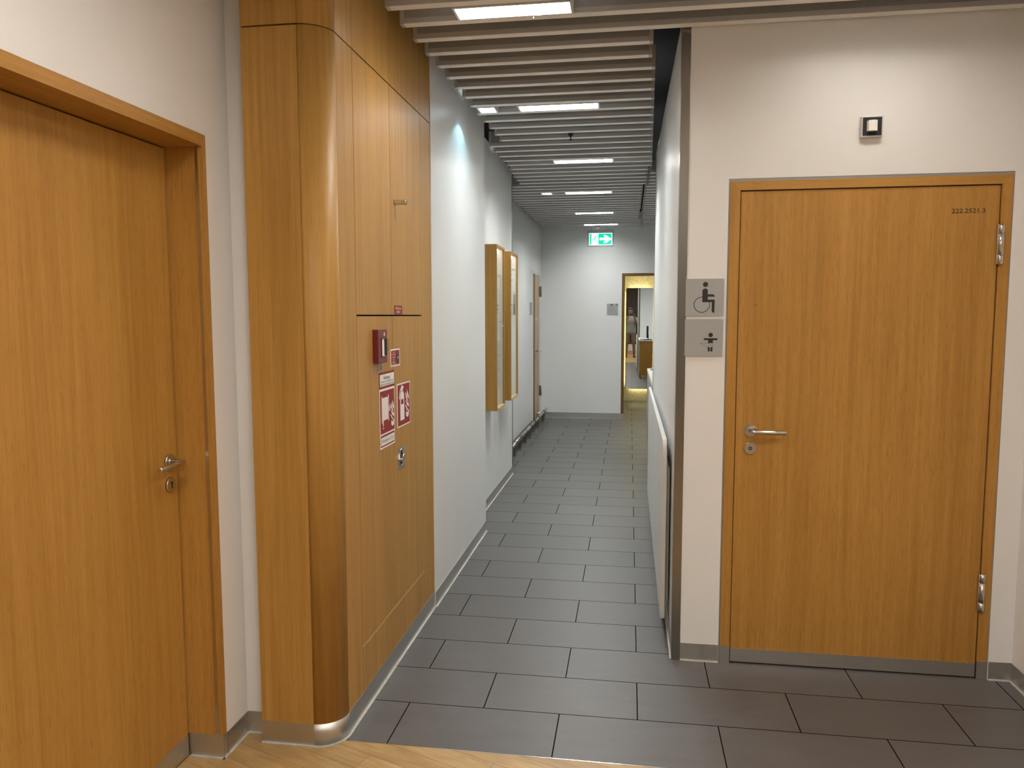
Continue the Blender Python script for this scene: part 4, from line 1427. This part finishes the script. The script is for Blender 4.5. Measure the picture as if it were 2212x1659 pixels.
pel = node((PX, PY, 0.93), 0.125)
wa = node((PX, PY, 1.08), 0.118, pel)
ch = node((PX, PY - 0.01, 1.28), 0.135, wa)
nb = node((PX, PY - 0.01, 1.44), 0.085, ch)
nk = node((PX, PY, 1.53), 0.055, nb)
hd0 = node((PX, PY + 0.015, 1.615), 0.072, nk)
hd1 = node((PX, PY + 0.015, 1.70), 0.083, hd0)
hd2 = node((PX, PY + 0.0, 1.765), 0.058, hd1)
for s_ in (-1, 1):
    sh = node((PX + s_ * 0.165, PY, 1.42), 0.062, nb)
    el = node((PX + s_ * 0.245, PY + 0.10, 1.185), 0.043, sh)
    fa = node((PX * 0.6 + s_ * 0.165, PY + 0.25, 1.36), 0.036, el)
    wr = node((s_ * 0.092 + 0.005, -0.085, 1.507), 0.024, fa)
    pm = node((s_ * 0.078 + 0.005, -0.054, 1.542), (0.030, 0.016), wr)
    for j, (dz, ln) in enumerate(((0.034, 0.050), (0.018, 0.056), (0.002, 0.054), (-0.014, 0.044))):
        f1 = node((s_ * 0.080 + 0.005, -0.026, 1.552 + dz * 0.9), 0.0085, pm)
        f2 = node((s_ * (0.080 - ln * 0.25) + 0.005, -0.004 - 0.030, 1.556 + dz), 0.0080, f1)
        f3 = node((s_ * (0.080 - ln * 0.75) + 0.005, -0.037, 1.556 + dz * 0.9), 0.0070, f2)
    th0 = node((s_ * 0.068 + 0.005, -0.060, 1.532), 0.0095, pm)
    th1 = node((s_ * 0.042 + 0.005, -0.050, 1.540), 0.0085, th0)
    hp = node((PX + s_ * 0.095, PY, 0.86), 0.098, pel)
    kn_ = node((PX + s_ * 0.125, PY + 0.015, 0.49), 0.060, hp)
    cf = node((PX + s_ * 0.135, PY - 0.012, 0.34), 0.056, kn_)
    an = node((PX + s_ * 0.140, PY - 0.02, 0.090), 0.037, cf)
    he = node((PX + s_ * 0.140, PY - 0.03, 0.050), 0.036, an)
    bl = node((PX + s_ * 0.155, PY + 0.10, 0.040), (0.040, 0.022), he)
    to = node((PX + s_ * 0.160, PY + 0.165, 0.035), (0.036, 0.014), bl)
body_o = skin_mesh('body', N, Eg, M['skin'], pt)


def ell(cx, cy, z, rx, ry, n=28):
    return [(cx + rx * math.cos(2 * math.pi * k / n), cy + ry * math.sin(2 * math.pi * k / n), z) for k in range(n)]


mb = MB()
mb.loft([ell(PX, PY, 0.90, 0.208, 0.150), ell(PX, PY, 0.93, 0.206, 0.150), ell(PX, PY, 1.06, 0.195, 0.142), ell(PX, PY - 0.005, 1.22, 0.205, 0.146), ell(PX, PY - 0.01, 1.34, 0.215, 0.140),
         ell(PX, PY - 0.01, 1.42, 0.205, 0.112), ell(PX, PY - 0.01, 1.475, 0.130, 0.090), ell(PX, PY - 0.005, 1.500, 0.075, 0.070)], caps=False)
for s_ in (-1, 1):
    a, b_ = Vector((PX + s_ * 0.150, PY, 1.425)), Vector((PX + s_ * 0.232, PY + 0.075, 1.245))
    d = (b_ - a).normalized()
    u = d.cross(Vector((0, 0, 1))).normalized()
    v = u.cross(d)
    lps = []
    for q, rr in ((0.0, 0.080), (0.4, 0.082), (1.0, 0.078)):
        c = a.lerp(b_, q)
        lps.append([tuple(c + u * rr * math.cos(2 * math.pi * k / 20) + v * rr * math.sin(2 * math.pi * k / 20)) for k in range(20)])
    mb.loft(lps, caps=False)
build('shirt', mb, M['shirt'], pt, fix=False)
mb = MB()
mb.loft([ell(PX, PY, 0.955, 0.196, 0.144), ell(PX, PY, 0.88, 0.206, 0.146), ell(PX, PY, 0.81, 0.205, 0.118), ell(PX, PY, 0.785, 0.190, 0.090)], caps=True)
for s_ in (-1, 1):
    mb.loft([ell(PX + s_ * 0.100, PY, 0.88, 0.108, 0.142, 24), ell(PX + s_ * 0.102, PY, 0.82, 0.113, 0.136, 24), ell(PX + s_ * 0.108, PY + 0.004, 0.72, 0.112, 0.122, 24), ell(PX + s_ * 0.118, PY + 0.008, 0.545, 0.108, 0.112, 24)], caps=False)
build('shorts', mb, M['shorts'], pt, fix=False)
# hair, face
hc = Vector((PX, PY + 0.015, 1.705))
mb = MB()
lps = []
for z, f, lift in ((-0.045, 0.97, 0.083), (-0.01, 1.03, 0.064), (0.03, 1.06, 0.040), (0.06, 0.96, 0.020), (0.085, 0.72, 0.002), (0.100, 0.34, 0.0)):
    lp = []
    for k in range(28):
        a = 2 * math.pi * k / 28
        front = max(0.0, math.sin(a))
        zz = z + lift * min(1.0, front * 1.6)
        lp.append((hc.x + 0.084 * f * math.cos(a), hc.y - 0.012 + 0.092 * f * math.sin(a) * (1.0 if math.sin(a) < 0 else 0.93), hc.z + zz))
    lps.append(lp)
mb.loft(lps)
build('hair', mb, M['hair'], pt)
mb = MB()
for s_ in (-1, 1):
    mb.loft([[(PX + s_ * 0.082 + 0.010 * q * s_, PY + 0.008 + 0.016 * rr * math.cos(2 * math.pi * k / 12), 1.668 + 0.030 * rr * math.sin(2 * math.pi * k / 12)) for k in range(12)] for q, rr in ((0, 0.8), (0.6, 1.0), (1.2, 0.7))])
mb.loft([[(PX + 0.013 * rr * math.cos(2 * math.pi * k / 12), PY + 0.090 + dy, z + 0.010 * rr * math.sin(2 * math.pi * k / 12)) for k in range(12)] for rr, dy, z in ((1.0, 0.0, 1.660), (1.1, 0.014, 1.652), (0.5, 0.024, 1.650))])
build('ears_and_nose', mb, M['skin'], pt)
mb = MB()
for s_ in (-1, 1):
    mb.loft([[(PX + s_ * 0.032 + 0.013 * rr * math.cos(2 * math.pi * k / 14), PY + 0.086 + dy, 1.688 + 0.006 * rr * math.sin(2 * math.pi * k / 14)) for k in range(14)] for rr, dy in ((1, 0), (1, 0.008), (0.4, 0.012))])
build('eyes', mb, M['eye'], pt)
mb = MB()
for s_ in (-1, 1):
    mb.box((PX + s_ * 0.032 - 0.018, PY + 0.088, 1.703), (PX + s_ * 0.032 + 0.018, PY + 0.099, 1.709), 0.002)
build('eyebrows', mb, M['hair'], pt)
build('mouth', MB().box((PX - 0.022, PY + 0.078, 1.610), (PX + 0.022, PY + 0.092, 1.619), 0.003), M['lip'], pt)
for s_ in (-1, 1):
    mb = MB()
    cx = PX + s_ * 0.150
    fr = MB().frame((cx, PY, 0), Vector((1, 0.0, 0)), Vector((s_ * 0.13, 0.99, 0)), Vector((0, 0, 1)))
    sole = [(-0.036, -0.075), (0.036, -0.075), (0.042, 0.05), (0.046, 0.12), (0.030, 0.19), (-0.020, 0.195), (-0.044, 0.13), (-0.040, 0.04)]
    mb.poly(sole, fr, 0.0, 0.022)
    mb.tube([(cx - 0.044, PY + 0.07, 0.02), (cx - 0.025, PY + 0.085, 0.062), (cx + 0.012, PY + 0.09, 0.066), (cx + 0.048, PY + 0.075, 0.02)], 0.009, 10)
    build('sandal', mb, M['sandal'], pt)
ph = thing('phone', 'black phone held up in front of the photographer', 'phone', (0.004, -0.028, 1.51))
build('case', B(((-0.062, -0.029, 1.524), (0.072, -0.021, 1.594)), bev=0.003), M['monitor'], ph)
build('lens_bump', B(((-0.058, -0.0212, 1.530), (-0.030, -0.0175, 1.562)), bev=0.0015), M['black'], ph)
